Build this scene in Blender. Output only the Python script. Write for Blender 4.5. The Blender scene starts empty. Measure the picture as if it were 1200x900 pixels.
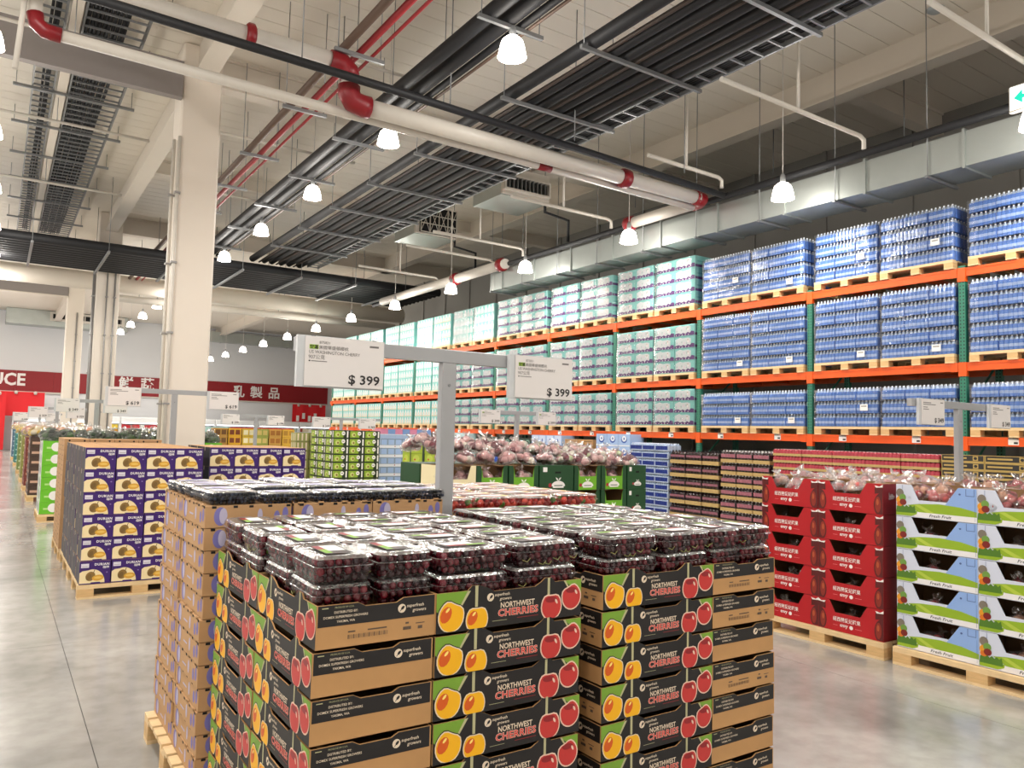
import bpy, math, random
from mathutils import Matrix, Vector
random.seed(7)
R_ = random.Random(11)
sc = bpy.context.scene
col = sc.collection
PI = math.pi

# ------------------------------------------------------------------ camera
F_PX, CAM_H = 905.0, 1.65
def cam_basis(roll=1.4, pitch_px=58.6, vpx=-604.0):
    t = math.tan(math.radians(roll))
    up = Vector((t, -1.0, pitch_px / F_PX)).normalized()
    yy = Vector((vpx, pitch_px + vpx * t, F_PX)).normalized()
    xx = yy.cross(up)
    return xx, yy, up                      # world axes in (right, down, forward) camera coords
_x, _y, _u = cam_basis()
right = Vector((_x[0], _y[0], _u[0])); down = Vector((_x[1], _y[1], _u[1])); fwd = Vector((_x[2], _y[2], _u[2]))
cam_d = bpy.data.cameras.new('camera')
cam = bpy.data.objects.new('camera', cam_d); col.objects.link(cam)
m = Matrix.Identity(4)
for i in range(3):
    m[i][0] = right[i]; m[i][1] = -down[i]; m[i][2] = -fwd[i]
m[0][3], m[1][3], m[2][3] = 0.0, 0.0, CAM_H
cam.matrix_world = m
cam_d.sensor_fit = 'HORIZONTAL'; cam_d.sensor_width = 36.0
cam_d.lens = F_PX / 1200.0 * 36.0
cam_d.clip_start = 0.05; cam_d.clip_end = 300
sc.camera = cam

# ------------------------------------------------------------------ world, exposure
w = bpy.data.worlds.new('hall_world'); sc.world = w; w.use_nodes = True
bg = w.node_tree.nodes['Background']
bg.inputs[0].default_value = (0.9, 0.92, 1.0, 1); bg.inputs[1].default_value = 0.3
sc.view_settings.view_transform = 'Standard'; sc.view_settings.look = 'None'
sc.view_settings.gamma = 1.0; sc.view_settings.use_curve_mapping = False
sc.view_settings.exposure = 0.3
LAMP_W, LAMP_UP = 185.0, 46.0   # watts thrown down from each bell, and leaking all round through its shade
LAMP_COL = (1.0, 0.955, 0.895)
sc.cycles.transparent_max_bounces = 20
sc.cycles.max_bounces = 8
sc.cycles.sample_clamp_indirect = 6.0
sc.cycles.caustics_reflective = False; sc.cycles.caustics_refractive = False

# ------------------------------------------------------------------ materials
def lin(h):
    h = h.lstrip('#')
    out = []
    for i in (0, 2, 4):
        c = int(h[i:i+2], 16) / 255.0
        out.append(c / 12.92 if c <= 0.04045 else ((c + 0.055) / 1.055) ** 2.4)
    return (*out, 1.0)
_mats = {}
def M(name, hexc='#808080', rough=0.6, metal=0.0, var=0.0, scale=8.0, bump=0.0, bscale=30.0, spec=0.5, emit=0.0, coat=0.0, stretch=None):
    if name in _mats: return _mats[name]
    mt = bpy.data.materials.new(name); mt.use_nodes = True
    nt = mt.node_tree; b = nt.nodes['Principled BSDF']
    c = lin(hexc)
    b.inputs['Base Color'].default_value = c
    b.inputs['Roughness'].default_value = rough
    b.inputs['Metallic'].default_value = metal
    b.inputs['Specular IOR Level'].default_value = spec
    b.inputs['Coat Weight'].default_value = coat
    if emit:
        b.inputs['Emission Color'].default_value = c
        b.inputs['Emission Strength'].default_value = emit
    if var or bump:
        tc = nt.nodes.new('ShaderNodeTexCoord')
        src = tc.outputs['Object']
        if stretch:
            mp = nt.nodes.new('ShaderNodeMapping'); mp.inputs['Scale'].default_value = stretch
            nt.links.new(src, mp.inputs['Vector']); src = mp.outputs['Vector']
    if var:
        n = nt.nodes.new('ShaderNodeTexNoise'); n.inputs['Scale'].default_value = scale; n.inputs['Detail'].default_value = 4
        nt.links.new(src, n.inputs['Vector'])
        mx = nt.nodes.new('ShaderNodeMix'); mx.data_type = 'RGBA'
        lo = [max(0, v * (1 - var)) for v in c[:3]] + [1]; hi = [min(1, v * (1 + var)) for v in c[:3]] + [1]
        mx.inputs[6].default_value = lo; mx.inputs[7].default_value = hi
        nt.links.new(n.outputs['Fac'], mx.inputs[0]); nt.links.new(mx.outputs[2], b.inputs['Base Color'])
    if bump:
        n2 = nt.nodes.new('ShaderNodeTexNoise'); n2.inputs['Scale'].default_value = bscale; n2.inputs['Detail'].default_value = 3
        nt.links.new(src, n2.inputs['Vector'])
        bp = nt.nodes.new('ShaderNodeBump'); bp.inputs['Strength'].default_value = bump; bp.inputs['Distance'].default_value = 0.02
        nt.links.new(n2.outputs['Fac'], bp.inputs['Height']); nt.links.new(bp.outputs['Normal'], b.inputs['Normal'])
    _mats[name] = mt
    return mt
def film_mat(name, base=0.06, gain=1.3, rough=0.08, bump=0.5, bscale=25.0, white=0.0, stretch=None, tint='#ffffff', glint='#ffffff'):
    """thin clear plastic: mostly see-through, glossy where it catches the lamps"""
    if name in _mats: return _mats[name]
    mt = bpy.data.materials.new(name); mt.use_nodes = True
    nt = mt.node_tree; nt.nodes.clear()
    out = nt.nodes.new('ShaderNodeOutputMaterial')
    tr = nt.nodes.new('ShaderNodeBsdfTransparent'); tr.inputs[0].default_value = lin(tint)
    gl = nt.nodes.new('ShaderNodeBsdfGlossy'); gl.inputs['Roughness'].default_value = rough; gl.inputs[0].default_value = lin(glint)
    mix = nt.nodes.new('ShaderNodeMixShader')
    fr = nt.nodes.new('ShaderNodeFresnel'); fr.inputs[0].default_value = 1.45
    ma = nt.nodes.new('ShaderNodeMath'); ma.operation = 'MULTIPLY_ADD'; ma.use_clamp = True
    ma.inputs[1].default_value = gain; ma.inputs[2].default_value = base
    tc = nt.nodes.new('ShaderNodeTexCoord'); src = tc.outputs['Object']
    if stretch:
        mp = nt.nodes.new('ShaderNodeMapping'); mp.inputs['Scale'].default_value = stretch
        nt.links.new(src, mp.inputs['Vector']); src = mp.outputs['Vector']
    n2 = nt.nodes.new('ShaderNodeTexNoise'); n2.inputs['Scale'].default_value = bscale; n2.inputs['Detail'].default_value = 3
    nt.links.new(src, n2.inputs['Vector'])
    bp = nt.nodes.new('ShaderNodeBump'); bp.inputs['Strength'].default_value = bump; bp.inputs['Distance'].default_value = 0.03
    nt.links.new(n2.outputs['Fac'], bp.inputs['Height'])
    nt.links.new(bp.outputs['Normal'], gl.inputs['Normal']); nt.links.new(bp.outputs['Normal'], fr.inputs['Normal'])
    nt.links.new(fr.outputs[0], ma.inputs[0]); nt.links.new(ma.outputs[0], mix.inputs[0])
    nt.links.new(tr.outputs[0], mix.inputs[1]); nt.links.new(gl.outputs[0], mix.inputs[2])
    last = mix.outputs[0]
    if white:
        df = nt.nodes.new('ShaderNodeBsdfDiffuse'); df.inputs[0].default_value = (0.9, 0.9, 0.9, 1)
        m2 = nt.nodes.new('ShaderNodeMixShader'); m2.inputs[0].default_value = white
        nt.links.new(last, m2.inputs[1]); nt.links.new(df.outputs[0], m2.inputs[2]); last = m2.outputs[0]
    nt.links.new(last, out.inputs[0])
    _mats[name] = mt
    return mt

KRAFT = M('kraft_card', '#ba8d5a', 0.75, var=0.14, scale=9)
KRAFT_IN = M('kraft_inside', '#8d6b48', 0.85, var=0.1)
WOOD = M('pallet_wood', '#d9b27c', 0.7, var=0.28, scale=6, stretch=(1, 1, 9), bump=0.2, bscale=20)
WOOD_B = M('pallet_wood_pale', '#e6c899', 0.7, var=0.22, scale=7, stretch=(2, 9, 9))
BLACK_PRINT = M('black_print', '#1d1b1b', 0.5)
WHITE_PRINT = M('white_print', '#f2efec', 0.5)
GREY_STEEL = M('grey_steel', '#a9acae', 0.42, 0.35, var=0.05, scale=4)
GALV = M('galvanised_sheet', '#b4bab6', 0.38, 0.75, var=0.10, scale=2.2, bump=0.05, bscale=3)
STRUT = M('strut_zinc', '#8c8e8f', 0.45, 0.6, var=0.1)
BLACK_FOAM = M('black_pipe_foam', '#15161a', 0.62, var=0.2, scale=5)
CREAM = M('cream_paint', '#d8cfc2', 0.6, var=0.03, scale=1.5)
COLUMN = M('column_paint', '#e6dccf', 0.55, var=0.03, scale=1.2)
WHITE_PIPE = M('white_pipe_paint', '#d2ccc2', 0.4, var=0.04)
RED_FIT = M('red_fitting', '#86101b', 0.4, var=0.1)
ORANGE = M('rack_orange', '#e85a12', 0.35, var=0.06, scale=3)
RACK_GREEN = M('rack_green', '#2f7a63', 0.45, var=0.05)
DARK = M('dark_void', '#151515', 0.9)

# ------------------------------------------------------------------ mesh builder
_txt = {}
def text_geo(s, bold=0.0, shear=0.0, space=1.0):
    key = (s, bold, shear, space)
    if key in _txt: return _txt[key]
    cu = bpy.data.curves.new('t', 'FONT'); cu.body = s; cu.size = 1.0; cu.resolution_u = 2
    cu.offset = bold; cu.shear = shear; cu.space_character = space; cu.fill_mode = 'FRONT'
    ob = bpy.data.objects.new('t', cu)
    me = bpy.data.meshes.new_from_object(ob)
    vs = [(v.co.x, v.co.y) for v in me.vertices]; fs = [tuple(p.vertices) for p in me.polygons]
    up = [p.normal.z for p in me.polygons]
    fs = [f if n >= 0 else tuple(reversed(f)) for f, n in zip(fs, up)]
    bpy.data.meshes.remove(me); bpy.data.objects.remove(ob); bpy.data.curves.remove(cu)
    if vs:
        x0 = min(v[0] for v in vs); x1 = max(v[0] for v in vs); y0 = min(v[1] for v in vs); y1 = max(v[1] for v in vs)
    else: x0 = x1 = y0 = y1 = 0
    _txt[key] = (vs, fs, x0, x1, y0, y1)
    return _txt[key]
class Fr:
    """a flat frame to draw print on: origin, u (right), v (up), n (out)"""
    def __init__(s, o, u, v): s.o, s.u, s.v = Vector(o), Vector(u), Vector(v); s.n = s.u.cross(s.v)
    def p(s, x, y, off=0.0): return s.o + s.u * x + s.v * y + s.n * off
class MB:
    def __init__(s): s.v, s.f, s.mi, s.sm, s.ml = [], [], [], [], []
    def _m(s, mat):
        if mat not in s.ml: s.ml.append(mat)
        return s.ml.index(mat)
    def face(s, pts, mat, smooth=False):
        b = len(s.v); s.v += [tuple(p) for p in pts]; s.f.append(tuple(range(b, b + len(pts)))); s.mi.append(s._m(mat)); s.sm.append(smooth)
    def box(s, x0, x1, y0, y1, z0, z1, mat, mats=None):
        b = len(s.v); k = s._m(mat)
        s.v += [(x0, y0, z0), (x1, y0, z0), (x1, y1, z0), (x0, y1, z0), (x0, y0, z1), (x1, y0, z1), (x1, y1, z1), (x0, y1, z1)]
        fs = {'b': (0, 3, 2, 1), 't': (4, 5, 6, 7), 'f': (0, 1, 5, 4), 'r': (1, 2, 6, 5), 'k': (2, 3, 7, 6), 'l': (3, 0, 4, 7)}
        for key, f in fs.items():
            s.f.append(tuple(b + i for i in f)); s.mi.append(s._m(mats[key]) if mats and key in mats else k); s.sm.append(False)
        return s
    def bbox(s, x0, x1, y0, y1, z0, z1, mat, bev=0.01):
        """box with chamfered vertical and top edges"""
        pts = [(x0 + bev, y0), (x1 - bev, y0), (x1, y0 + bev), (x1, y1 - bev), (x1 - bev, y1), (x0 + bev, y1), (x0, y1 - bev), (x0, y0 + bev)]
        n = 8; cx, cy = (x0 + x1) / 2, (y0 + y1) / 2
        def ring(z, sh):
            return [(px + (sh if px < cx else -sh), py + (sh if py < cy else -sh), z) for px, py in pts]
        s.loft([ring(z0, 0), ring(z1 - bev, 0), ring(z1, bev)], mat, True, True)
        return s
    def loft(s, rings, mat, cap0=False, cap1=False, smooth=False, closed=True):
        b = len(s.v); n = len(rings[0]); k = s._m(mat)
        for r in rings: s.v += [tuple(p) for p in r]
        for j in range(len(rings) - 1):
            for i in range(n if closed else n - 1):
                i2 = (i + 1) % n
                s.f.append((b + j * n + i, b + j * n + i2, b + (j + 1) * n + i2, b + (j + 1) * n + i)); s.mi.append(k); s.sm.append(smooth)
        if cap0: s.f.append(tuple(b + i for i in reversed(range(n)))); s.mi.append(k); s.sm.append(False)
        if cap1: s.f.append(tuple(b + (len(rings) - 1) * n + i for i in range(n))); s.mi.append(k); s.sm.append(False)
        return s
    def lathe(s, prof, mat, n=16, c=(0, 0, 0), cap0=False, cap1=False, smooth=True):
        return s.loft([[(c[0] + r * math.cos(2 * PI * i / n), c[1] + r * math.sin(2 * PI * i / n), c[2] + z) for i in range(n)] for r, z in prof], mat, cap0, cap1, smooth)
    def tube(s, path, r, mat, n=10, caps=True):
        path = [Vector(p) for p in path]; rings = []
        prev = None
        for i, p in enumerate(path):
            if i == 0: t = path[1] - p
            elif i == len(path) - 1: t = p - path[i - 1]
            else: t = (path[i + 1] - p).normalized() + (p - path[i - 1]).normalized()
            t.normalize()
            a = Vector((0, 0, 1)) if abs(t.z) < 0.9 else Vector((1, 0, 0))
            u = t.cross(a).normalized()
            if prev is not None and u.dot(prev) < 0: u = -u
            prev = u
            v = t.cross(u)
            rr = r[i] if isinstance(r, (list, tuple)) else r
            rings.append([p + (u * math.cos(2 * PI * k / n) + v * math.sin(2 * PI * k / n)) * rr for k in range(n)])
        return s.loft(rings, mat, caps, caps, True)
    def sphere(s, c, r, mat, nu=8, nv=5, sq=(1, 1, 1)):
        rings = []
        b = len(s.v); k = s._m(mat)
        for j in range(1, nv):
            a = PI * j / nv
            rings.append([(c[0] + r * sq[0] * math.sin(a) * math.cos(2 * PI * i / nu), c[1] + r * sq[1] * math.sin(a) * math.sin(2 * PI * i / nu), c[2] - r * sq[2] * math.cos(a)) for i in range(nu)])
        s.loft(rings, mat, False, False, True)
        for z, off in ((-1, 0), (1, (nv - 2) * nu)):
            s.v.append((c[0], c[1], c[2] + z * r * sq[2])); t = len(s.v) - 1
            for i in range(nu):
                a_, b_ = b + off + i, b + off + (i + 1) % nu
                s.f.append((t, b_, a_) if z < 0 else (t, a_, b_)); s.mi.append(k); s.sm.append(True)
        return s
    # print on a frame
    def poly(s, fr, pts, mat, off=0.0005):
        s.face([fr.p(x, y, off) for x, y in pts], mat); return s
    def rect(s, fr, x0, y0, x1, y1, mat, off=0.0005): return s.poly(fr, [(x0, y0), (x1, y0), (x1, y1), (x0, y1)], mat, off)
    def ell(s, fr, cx, cy, rx, ry, mat, off=0.001, n=14, a0=0.0, a1=2 * PI, rot=0.0, ymax=None):
        pts = []
        full = abs(a1 - a0 - 2 * PI) < 1e-6
        k = n if full else n + 1
        for i in range(k):
            a = a0 + (a1 - a0) * i / n
            x, y = rx * math.cos(a), ry * math.sin(a)
            x, y = x * math.cos(rot) - y * math.sin(rot), x * math.sin(rot) + y * math.cos(rot)
            y = cy + y
            if ymax is not None: y = min(max(y, ymax[0]), ymax[1])
            pts.append((cx + x, y))
        return s.poly(fr, pts, mat, off)
    def cherry(s, fr, cx, cy, r, mat, off, cut, notch=0.14, n=22, tilt=0.0):
        pts = []
        for i in range(n):
            a = 2 * PI * i / n; da = (a - PI / 2 + PI) % (2 * PI) - PI
            q = r * (1.0 - notch * math.exp(-(da / 0.38) ** 2) + 0.06 * math.exp(-((abs(da) - 0.75) / 0.3) ** 2))
            x, y = q * math.cos(a + tilt), q * 1.04 * math.sin(a + tilt)
            pts.append((cx + x, min(max(cy + y, cut[0]), cut[1])))
        return s.poly(fr, pts, mat, off)
    def text(s, fr, t, x, y, size, mat, off=0.0015, bold=0.0, anchor='l', shear=0.0, width=None, space=1.0):
        """size is the cap height; width squeezes the line to that width"""
        vs, fs, x0, x1, y0, y1 = text_geo(t, bold, shear, space)
        if not vs: return s
        if bold: _, _, x0, x1, y0, y1 = text_geo(t, 0.0, shear, space)
        sy = size / 0.7; sx = sy
        if width: sx = width / (x1 - x0)
        wdt = (x1 - x0) * sx
        ox = x - (0 if anchor == 'l' else wdt / 2 if anchor == 'c' else wdt)
        b = len(s.v); k = s._m(mat)
        s.v += [tuple(fr.p(ox + (vx - x0) * sx, y + vy * sy, off)) for vx, vy in vs]
        for f in fs: s.f.append(tuple(b + i for i in f)); s.mi.append(k); s.sm.append(False)
        return s
    def slab(s, fr, pts, thick, mat, mat_side=None, mat_back=None):
        """polygon (ccw in frame) extruded backwards by thick"""
        ms = mat_side or mat; mb = mat_back or ms
        s.face([fr.p(x, y, 0) for x, y in pts], mat)
        s.face([fr.p(x, y, -thick) for x, y in reversed(pts)], mb)
        for i in range(len(pts)):
            a, b2 = pts[i], pts[(i + 1) % len(pts)]
            s.face([fr.p(*a, -thick), fr.p(*b2, -thick), fr.p(*b2, 0), fr.p(*a, 0)], ms)
        return s
    def mesh(s, name):
        me = bpy.data.meshes.new(name)
        me.from_pydata(s.v, [], s.f)
        for mt in s.ml: me.materials.append(mt)
        me.polygons.foreach_set('material_index', s.mi); me.polygons.foreach_set('use_smooth', s.sm)
        me.update(); return me
def front(w=None, y=0.0): return Fr((0, y, 0), (1, 0, 0), (0, 0, 1))          # faces -y, u along +x
def leftf(d, x=0.0): return Fr((x, d, 0), (0, -1, 0), (0, 0, 1))              # faces -x, u along -y
def rightf(wd, d=0): return Fr((wd, 0, 0), (0, 1, 0), (0, 0, 1))              # faces +x, u along +y
def topf(z): return Fr((0, 0, z), (1, 0, 0), (0, 1, 0))

# ------------------------------------------------------------------ objects
def part(name, me, parent=None, loc=(0, 0, 0), rz=0.0, label=None, kind=None):
    if isinstance(me, MB): me = me.mesh(name)
    o = bpy.data.objects.new(name, me); col.objects.link(o)
    o.location = loc; o.rotation_euler[2] = rz
    if parent is not None: o.parent = parent
    if label: o['label'] = label
    if kind: o['kind'] = kind
    return o
def thing(name, me, label, cat, group=None, loc=(0, 0, 0), rz=0.0, kind=None):
    if isinstance(me, MB): me = me.mesh(name)
    o = bpy.data.objects.new(name, me); col.objects.link(o)
    o.location = loc; o.rotation_euler[2] = rz
    o['label'] = label; o['category'] = cat
    if group: o['group'] = group
    if kind: o['kind'] = kind
    return o
def struct(name, me, loc=(0, 0, 0)):
    o = part(name, me, None, loc); o['kind'] = 'structure'; return o
ORD = ['first', 'second', 'third', 'fourth', 'fifth', 'sixth', 'seventh', 'eighth', 'ninth', 'tenth', 'eleventh', 'twelfth', 'thirteenth', 'fourteenth', 'fifteenth', 'sixteenth', 'seventeenth', 'eighteenth', 'nineteenth', 'twentieth', 'twenty-first', 'twenty-second', 'twenty-third']
def rowname(k, n): return 'top' if k == n - 1 else 'bottom' if k == 0 else ORD[n - 1 - k] + '-from-top'
LROT = -PI / 2        # turns a front (-y) into a front that faces -x
# ================================================================== the setting
DECK_Z, BEAM_Z = 8.3, 7.75
XL, XR, YB, YF = -9.0, 15.5, 55.0, -6.0
XF, YE = 26.0, 33.0          # beyond the rack the hall widens to the right
# floor: polished concrete slabs with sawn joints
def concrete():
    mt = bpy.data.materials.new('polished_concrete'); mt.use_nodes = True
    nt = mt.node_tree; b = nt.nodes['Principled BSDF']
    geo = nt.nodes.new('ShaderNodeNewGeometry')
    def noise(scale, detail, dist=0.0, vec=None):
        n = nt.nodes.new('ShaderNodeTexNoise'); n.inputs['Scale'].default_value = scale; n.inputs['Detail'].default_value = detail
        n.inputs['Distortion'].default_value = dist
        nt.links.new(vec or geo.outputs['Position'], n.inputs['Vector']); return n
    n1 = noise(0.9, 6, 0.6); n2 = noise(7.0, 5); 
    ramp = nt.nodes.new('ShaderNodeValToRGB')
    ramp.color_ramp.elements[0].position = 0.3; ramp.color_ramp.elements[0].color = lin('#94938f')
    ramp.color_ramp.elements[1].position = 0.72; ramp.color_ramp.elements[1].color = lin('#bfbdb8')
    nt.links.new(n1.outputs['Fac'], ramp.inputs[0])
    mx = nt.nodes.new('ShaderNodeMix'); mx.data_type = 'RGBA'; mx.blend_type = 'MULTIPLY'; mx.inputs[0].default_value = 0.35
    r2 = nt.nodes.new('ShaderNodeValToRGB'); r2.color_ramp.elements[0].position = 0.35; r2.color_ramp.elements[0].color = (0.6, 0.58, 0.57, 1)
    r2.color_ramp.elements[1].position = 0.6; r2.color_ramp.elements[1].color = (1, 1, 1, 1)
    nt.links.new(n2.outputs['Fac'], r2.inputs[0])
    nt.links.new(ramp.outputs[0], mx.inputs[6]); nt.links.new(r2.outputs[0], mx.inputs[7])
    nt.links.new(mx.outputs[2], b.inputs['Base Color'])
    rr = nt.nodes.new('ShaderNodeMapRange'); rr.inputs['To Min'].default_value = 0.13; rr.inputs['To Max'].default_value = 0.27
    nt.links.new(n1.outputs['Fac'], rr.inputs['Value']); nt.links.new(rr.outputs[0], b.inputs['Roughness'])
    b.inputs['Specular IOR Level'].default_value = 0.6
    b.inputs['Coat Weight'].default_value = 0.25; b.inputs['Coat Roughness'].default_value = 0.12
    bp = nt.nodes.new('ShaderNodeBump'); bp.inputs['Strength'].default_value = 0.03; bp.inputs['Distance'].default_value = 0.02
    n3 = noise(3.0, 2); nt.links.new(n3.outputs['Fac'], bp.inputs['Height']); nt.links.new(bp.outputs['Normal'], b.inputs['Normal'])
    return mt
CONC = concrete()
JOINT = M('joint_filler', '#4d4a48', 0.8)
fl = struct('floor', MB().box(XL, XR, YF, YB, -0.25, -0.004, JOINT).box(XR, XF, YE, YB, -0.25, -0.004, JOINT))
xs = [XL, -4.0, 0.5, 5.08, 10.0, XR]; ys = [YF, -3.2, 1.5, 6.75, 12.4, 18.0, 23.6, 29.2, 34.8, 40.4, 46.0, YB]
g = 0.0045
for i in range(len(xs) - 1):
    for j in range(len(ys) - 1):
        part('floor_slab', MB().box(0, xs[i+1] - xs[i] - g, 0, ys[j+1] - ys[j] - g, -0.1, 0, CONC), fl, (xs[i] + g / 2, ys[j] + g / 2, 0))
part('floor_slab', MB().box(XR + g, XF, YE, YB, -0.1, 0, CONC), fl)
# ceiling: white deck with long narrow panels across
DECK = M('deck_panel_white', '#e4dccf', 0.55, var=0.03, scale=1.0)
SEAM = M('deck_seam_shadow', '#8b8378', 0.8)
ce = struct('ceiling', MB().box(XL, XF, YF, YB, DECK_Z + 0.03, DECK_Z + 0.3, SEAM))
pw = 0.42
pm = MB().box(XL, XF, 0.006, pw - 0.006, 0, 0.03, DECK).mesh('ceiling_panel')
yy = YF; k = 0
while yy + pw <= YB + 0.3:
    part('ceiling_panel', pm, ce, (0, yy, DECK_Z)); yy += pw
# walls
WALLW = M('wall_white_panel', '#e3e4e6', 0.6, var=0.02, scale=0.5)
WALLD = M('wall_grey_panel', '#8d8b86', 0.7, var=0.06, scale=0.6)
wb = struct('wall_back', MB().box(XL, XF, YB, YB + 0.2, 0, DECK_Z, WALLW))
wr = struct('wall_right', MB().box(XR, XR + 0.2, YF, YE, 0, DECK_Z, WALLD).box(XR, XF, YE - 0.2, YE, 0, DECK_Z, WALLW).box(XF, XF + 0.2, YE, YB, 0, DECK_Z, WALLW))
for i in range(19):
    y = YF + 0.5 + i * 2.0
    part('wall_rib', MB().box(-0.05, 0, 0, 0.09, 0, DECK_Z, WALLD), wr, (XR, y, 0))
struct('wall_left', MB().box(XL - 0.2, XL, YF, YB, 0, DECK_Z, WALLW))
struct('wall_front', MB().box(XL, XR, YF - 0.2, YF, 0, DECK_Z, WALLW))
# columns
CONDUIT = M('conduit_grey', '#9c9a98', 0.4, 0.4)
def column(x, y, label, pipes):
    o = thing('steel_column', MB().bbox(0, 0.66, 0, 0.7, 0, DECK_Z, COLUMN, 0.03), label, 'column', 'row of cream columns', (x, y, 0))
    for px, py, r, mt in pipes:
        c = part('conduit', MB().tube([(px, py, 0.3), (px, py, 6.6)], r, mt, 8), o)
        for z in (2.0, 3.2, 4.4, 5.6):
            part('conduit_clamp', MB().box(px - r - 0.02, px + r + 0.02, py - r - 0.015, py + r + 0.015, z, z + 0.03, CONDUIT), c)
column(2.34, 14.0, 'nearest wide cream column rising behind the durian cartons', [(0.0, -0.03, 0.028, WHITE_PIPE), (-0.05, 0.2, 0.03, WHITE_PIPE)])
column(2.34, 27.0, 'second cream column with grey conduit lines running up it', [(-0.05, 0.1, 0.045, CONDUIT), (0.3, -0.03, 0.02, CONDUIT), (0.52, -0.03, 0.025, CONDUIT)])
column(2.34, 39.5, 'farthest and thinnest looking cream column near the red wall banner', [(0.4, -0.03, 0.03, CONDUIT)])
# beams
def ibeam_y(x, y0, y1, z0, z1, fw, mt, label):
    o = thing('roof_beam', MB().box(-0.09, 0.09, y0, y1, z0 + 0.04, z1, mt), label, 'beam', 'cream roof beams', (x, 0, 0))
    part('bottom_flange', MB().box(-fw / 2, fw / 2, y0, y1, z0, z0 + 0.04, mt), o)
    return o
ibeam_y(12.2, YF, YB, BEAM_Z, DECK_Z, 0.34, CREAM, 'long cream roof beam running above the galvanised duct')
ibeam_y(2.67, YF, YB, BEAM_Z - 0.05, DECK_Z, 0.34, CREAM, 'cream roof beam running along the tops of the columns')
def ibeam_x(y, x0, x1, z0, z1, fw, mt, label):
    o = thing('cross_beam', MB().box(x0, x1, -0.09, 0.09, z0 + 0.04, z1 - 0.04, mt), label, 'beam', 'cross beams', (0, y, 0))
    part('bottom_flange', MB().box(x0, x1, -fw / 2, fw / 2, z0, z0 + 0.04, mt), o)
    part('top_flange', MB().box(x0, x1, -fw / 2, fw / 2, z1 - 0.04, z1, mt), o)
GIRD = M('grey_girder_paint', '#8d8683', 0.6, var=0.04)
o = thing('grey_girder', MB().box(XL, 2.34, -0.12, 0.0, 7.30, 7.9, GIRD), 'dark grey deep girder meeting the nearest column from the left', 'beam', None, (0, 14.05, 0))
part('bottom_flange', MB().box(XL, 2.34, -0.14, 0.02, 7.26, 7.30, GIRD), o)
o = thing('grey_girder', MB().box(XL, 2.34, -0.12, 0.0, 7.30, 7.9, GIRD), 'dark grey girder meeting the farthest column from the left', 'beam', None, (0, 39.55, 0))
part('bottom_flange', MB().box(XL, 2.34, -0.15, 0.15, 7.26, 7.30, CREAM), o)
ibeam_x(14.4, 3.0, 12.0, BEAM_Z, DECK_Z, 0.3, CREAM, 'cream cross beam from the nearest column to the rack side')
ibeam_x(20.9, 2.8, 15.5, BEAM_Z + 0.2, DECK_Z, 0.25, CREAM, 'cream cross beam above the two ceiling air units, farther one')
ibeam_x(8.0, 12.2, 15.5, BEAM_Z + 0.1, DECK_Z, 0.25, CREAM, 'short cream beam in the dark corner above the duct')
ibeam_x(13.8, 12.2, 15.5, BEAM_Z + 0.1, DECK_Z, 0.25, CREAM, 'second short cream beam in the dark corner above the duct')
ibeam_x(27.4, 3.0, 15.5, BEAM_Z, DECK_Z, 0.3, CREAM, 'far cream cross beam from the second column')

# ---------------------------------------------------------------- lamps
BELL = M('lamp_bell_glow', '#fff6ea', 0.4, emit=9.0)
CORD = M('lamp_cord', '#cfcac4', 0.5)
bell = MB(); bell.lathe([(0.03, 0.26), (0.085, 0.25), (0.13, 0.205), (0.155, 0.125), (0.172, 0.03), (0.178, 0.0)], BELL, 18, cap0=False)
bell.lathe([(0.165, 0.012), (0.0005, 0.012)], BELL, 18)
bell_me = bell.mesh('lamp_bell')
cap_me = MB().lathe([(0.035, 0.25), (0.045, 0.28), (0.04, 0.38), (0.012, 0.42)], GREY_STEEL, 10, cap0=True, cap1=True).mesh('lamp_cap')
LD_DOWN = bpy.data.lights.new('lamp_light', 'SPOT'); LD_DOWN.energy = LAMP_W; LD_DOWN.color = LAMP_COL; LD_DOWN.shadow_soft_size = 0.18; LD_DOWN.spot_size = math.radians(165); LD_DOWN.spot_blend = 0.6
LD_UP = bpy.data.lights.new('lamp_leak_light', 'POINT'); LD_UP.energy = LAMP_UP; LD_UP.color = LAMP_COL; LD_UP.shadow_soft_size = 0.16
lamp_rows = [(-5.4, 6.25, 'left of the cable trays'), (-0.35, 6.25, 'near the cable trays'), (5.0, 6.25, 'under the pipe bundles'), (10.2, 5.48, 'beside the galvanised duct')]
for x, z, where in lamp_rows:
    for k in range(16):
        y = -3.1 + 3.6 * k
        near = 'in front of' if y > 7 else 'behind the viewer from'
        n_ahead = k - 2
        if n_ahead < 0: lab = 'white bell lamp %s, %s one back from the nearest in view' % (where, ORD[2 - k])
        else: lab = 'glowing white bell lamp hanging %s, %s away from the viewer' % (where, ORD[n_ahead])
        o = thing('bell_lamp', cap_me, lab, 'lamp', 'bell lamps', (x, y, z))
        part('lamp_shade', bell_me, o, label='glowing white bell shade')
        part('cord', MB().tube([(0, 0, 0.42), (0, 0, DECK_Z - z)], 0.008, CORD, 6), o)
        ld = bpy.data.objects.new('lamp_light', LD_DOWN); col.objects.link(ld); ld.parent = o; ld.location = (0, 0, -0.06)
        lu = bpy.data.objects.new('lamp_leak_light', LD_UP); col.objects.link(lu); lu.parent = o; lu.location = (0, 0, -0.2)

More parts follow.
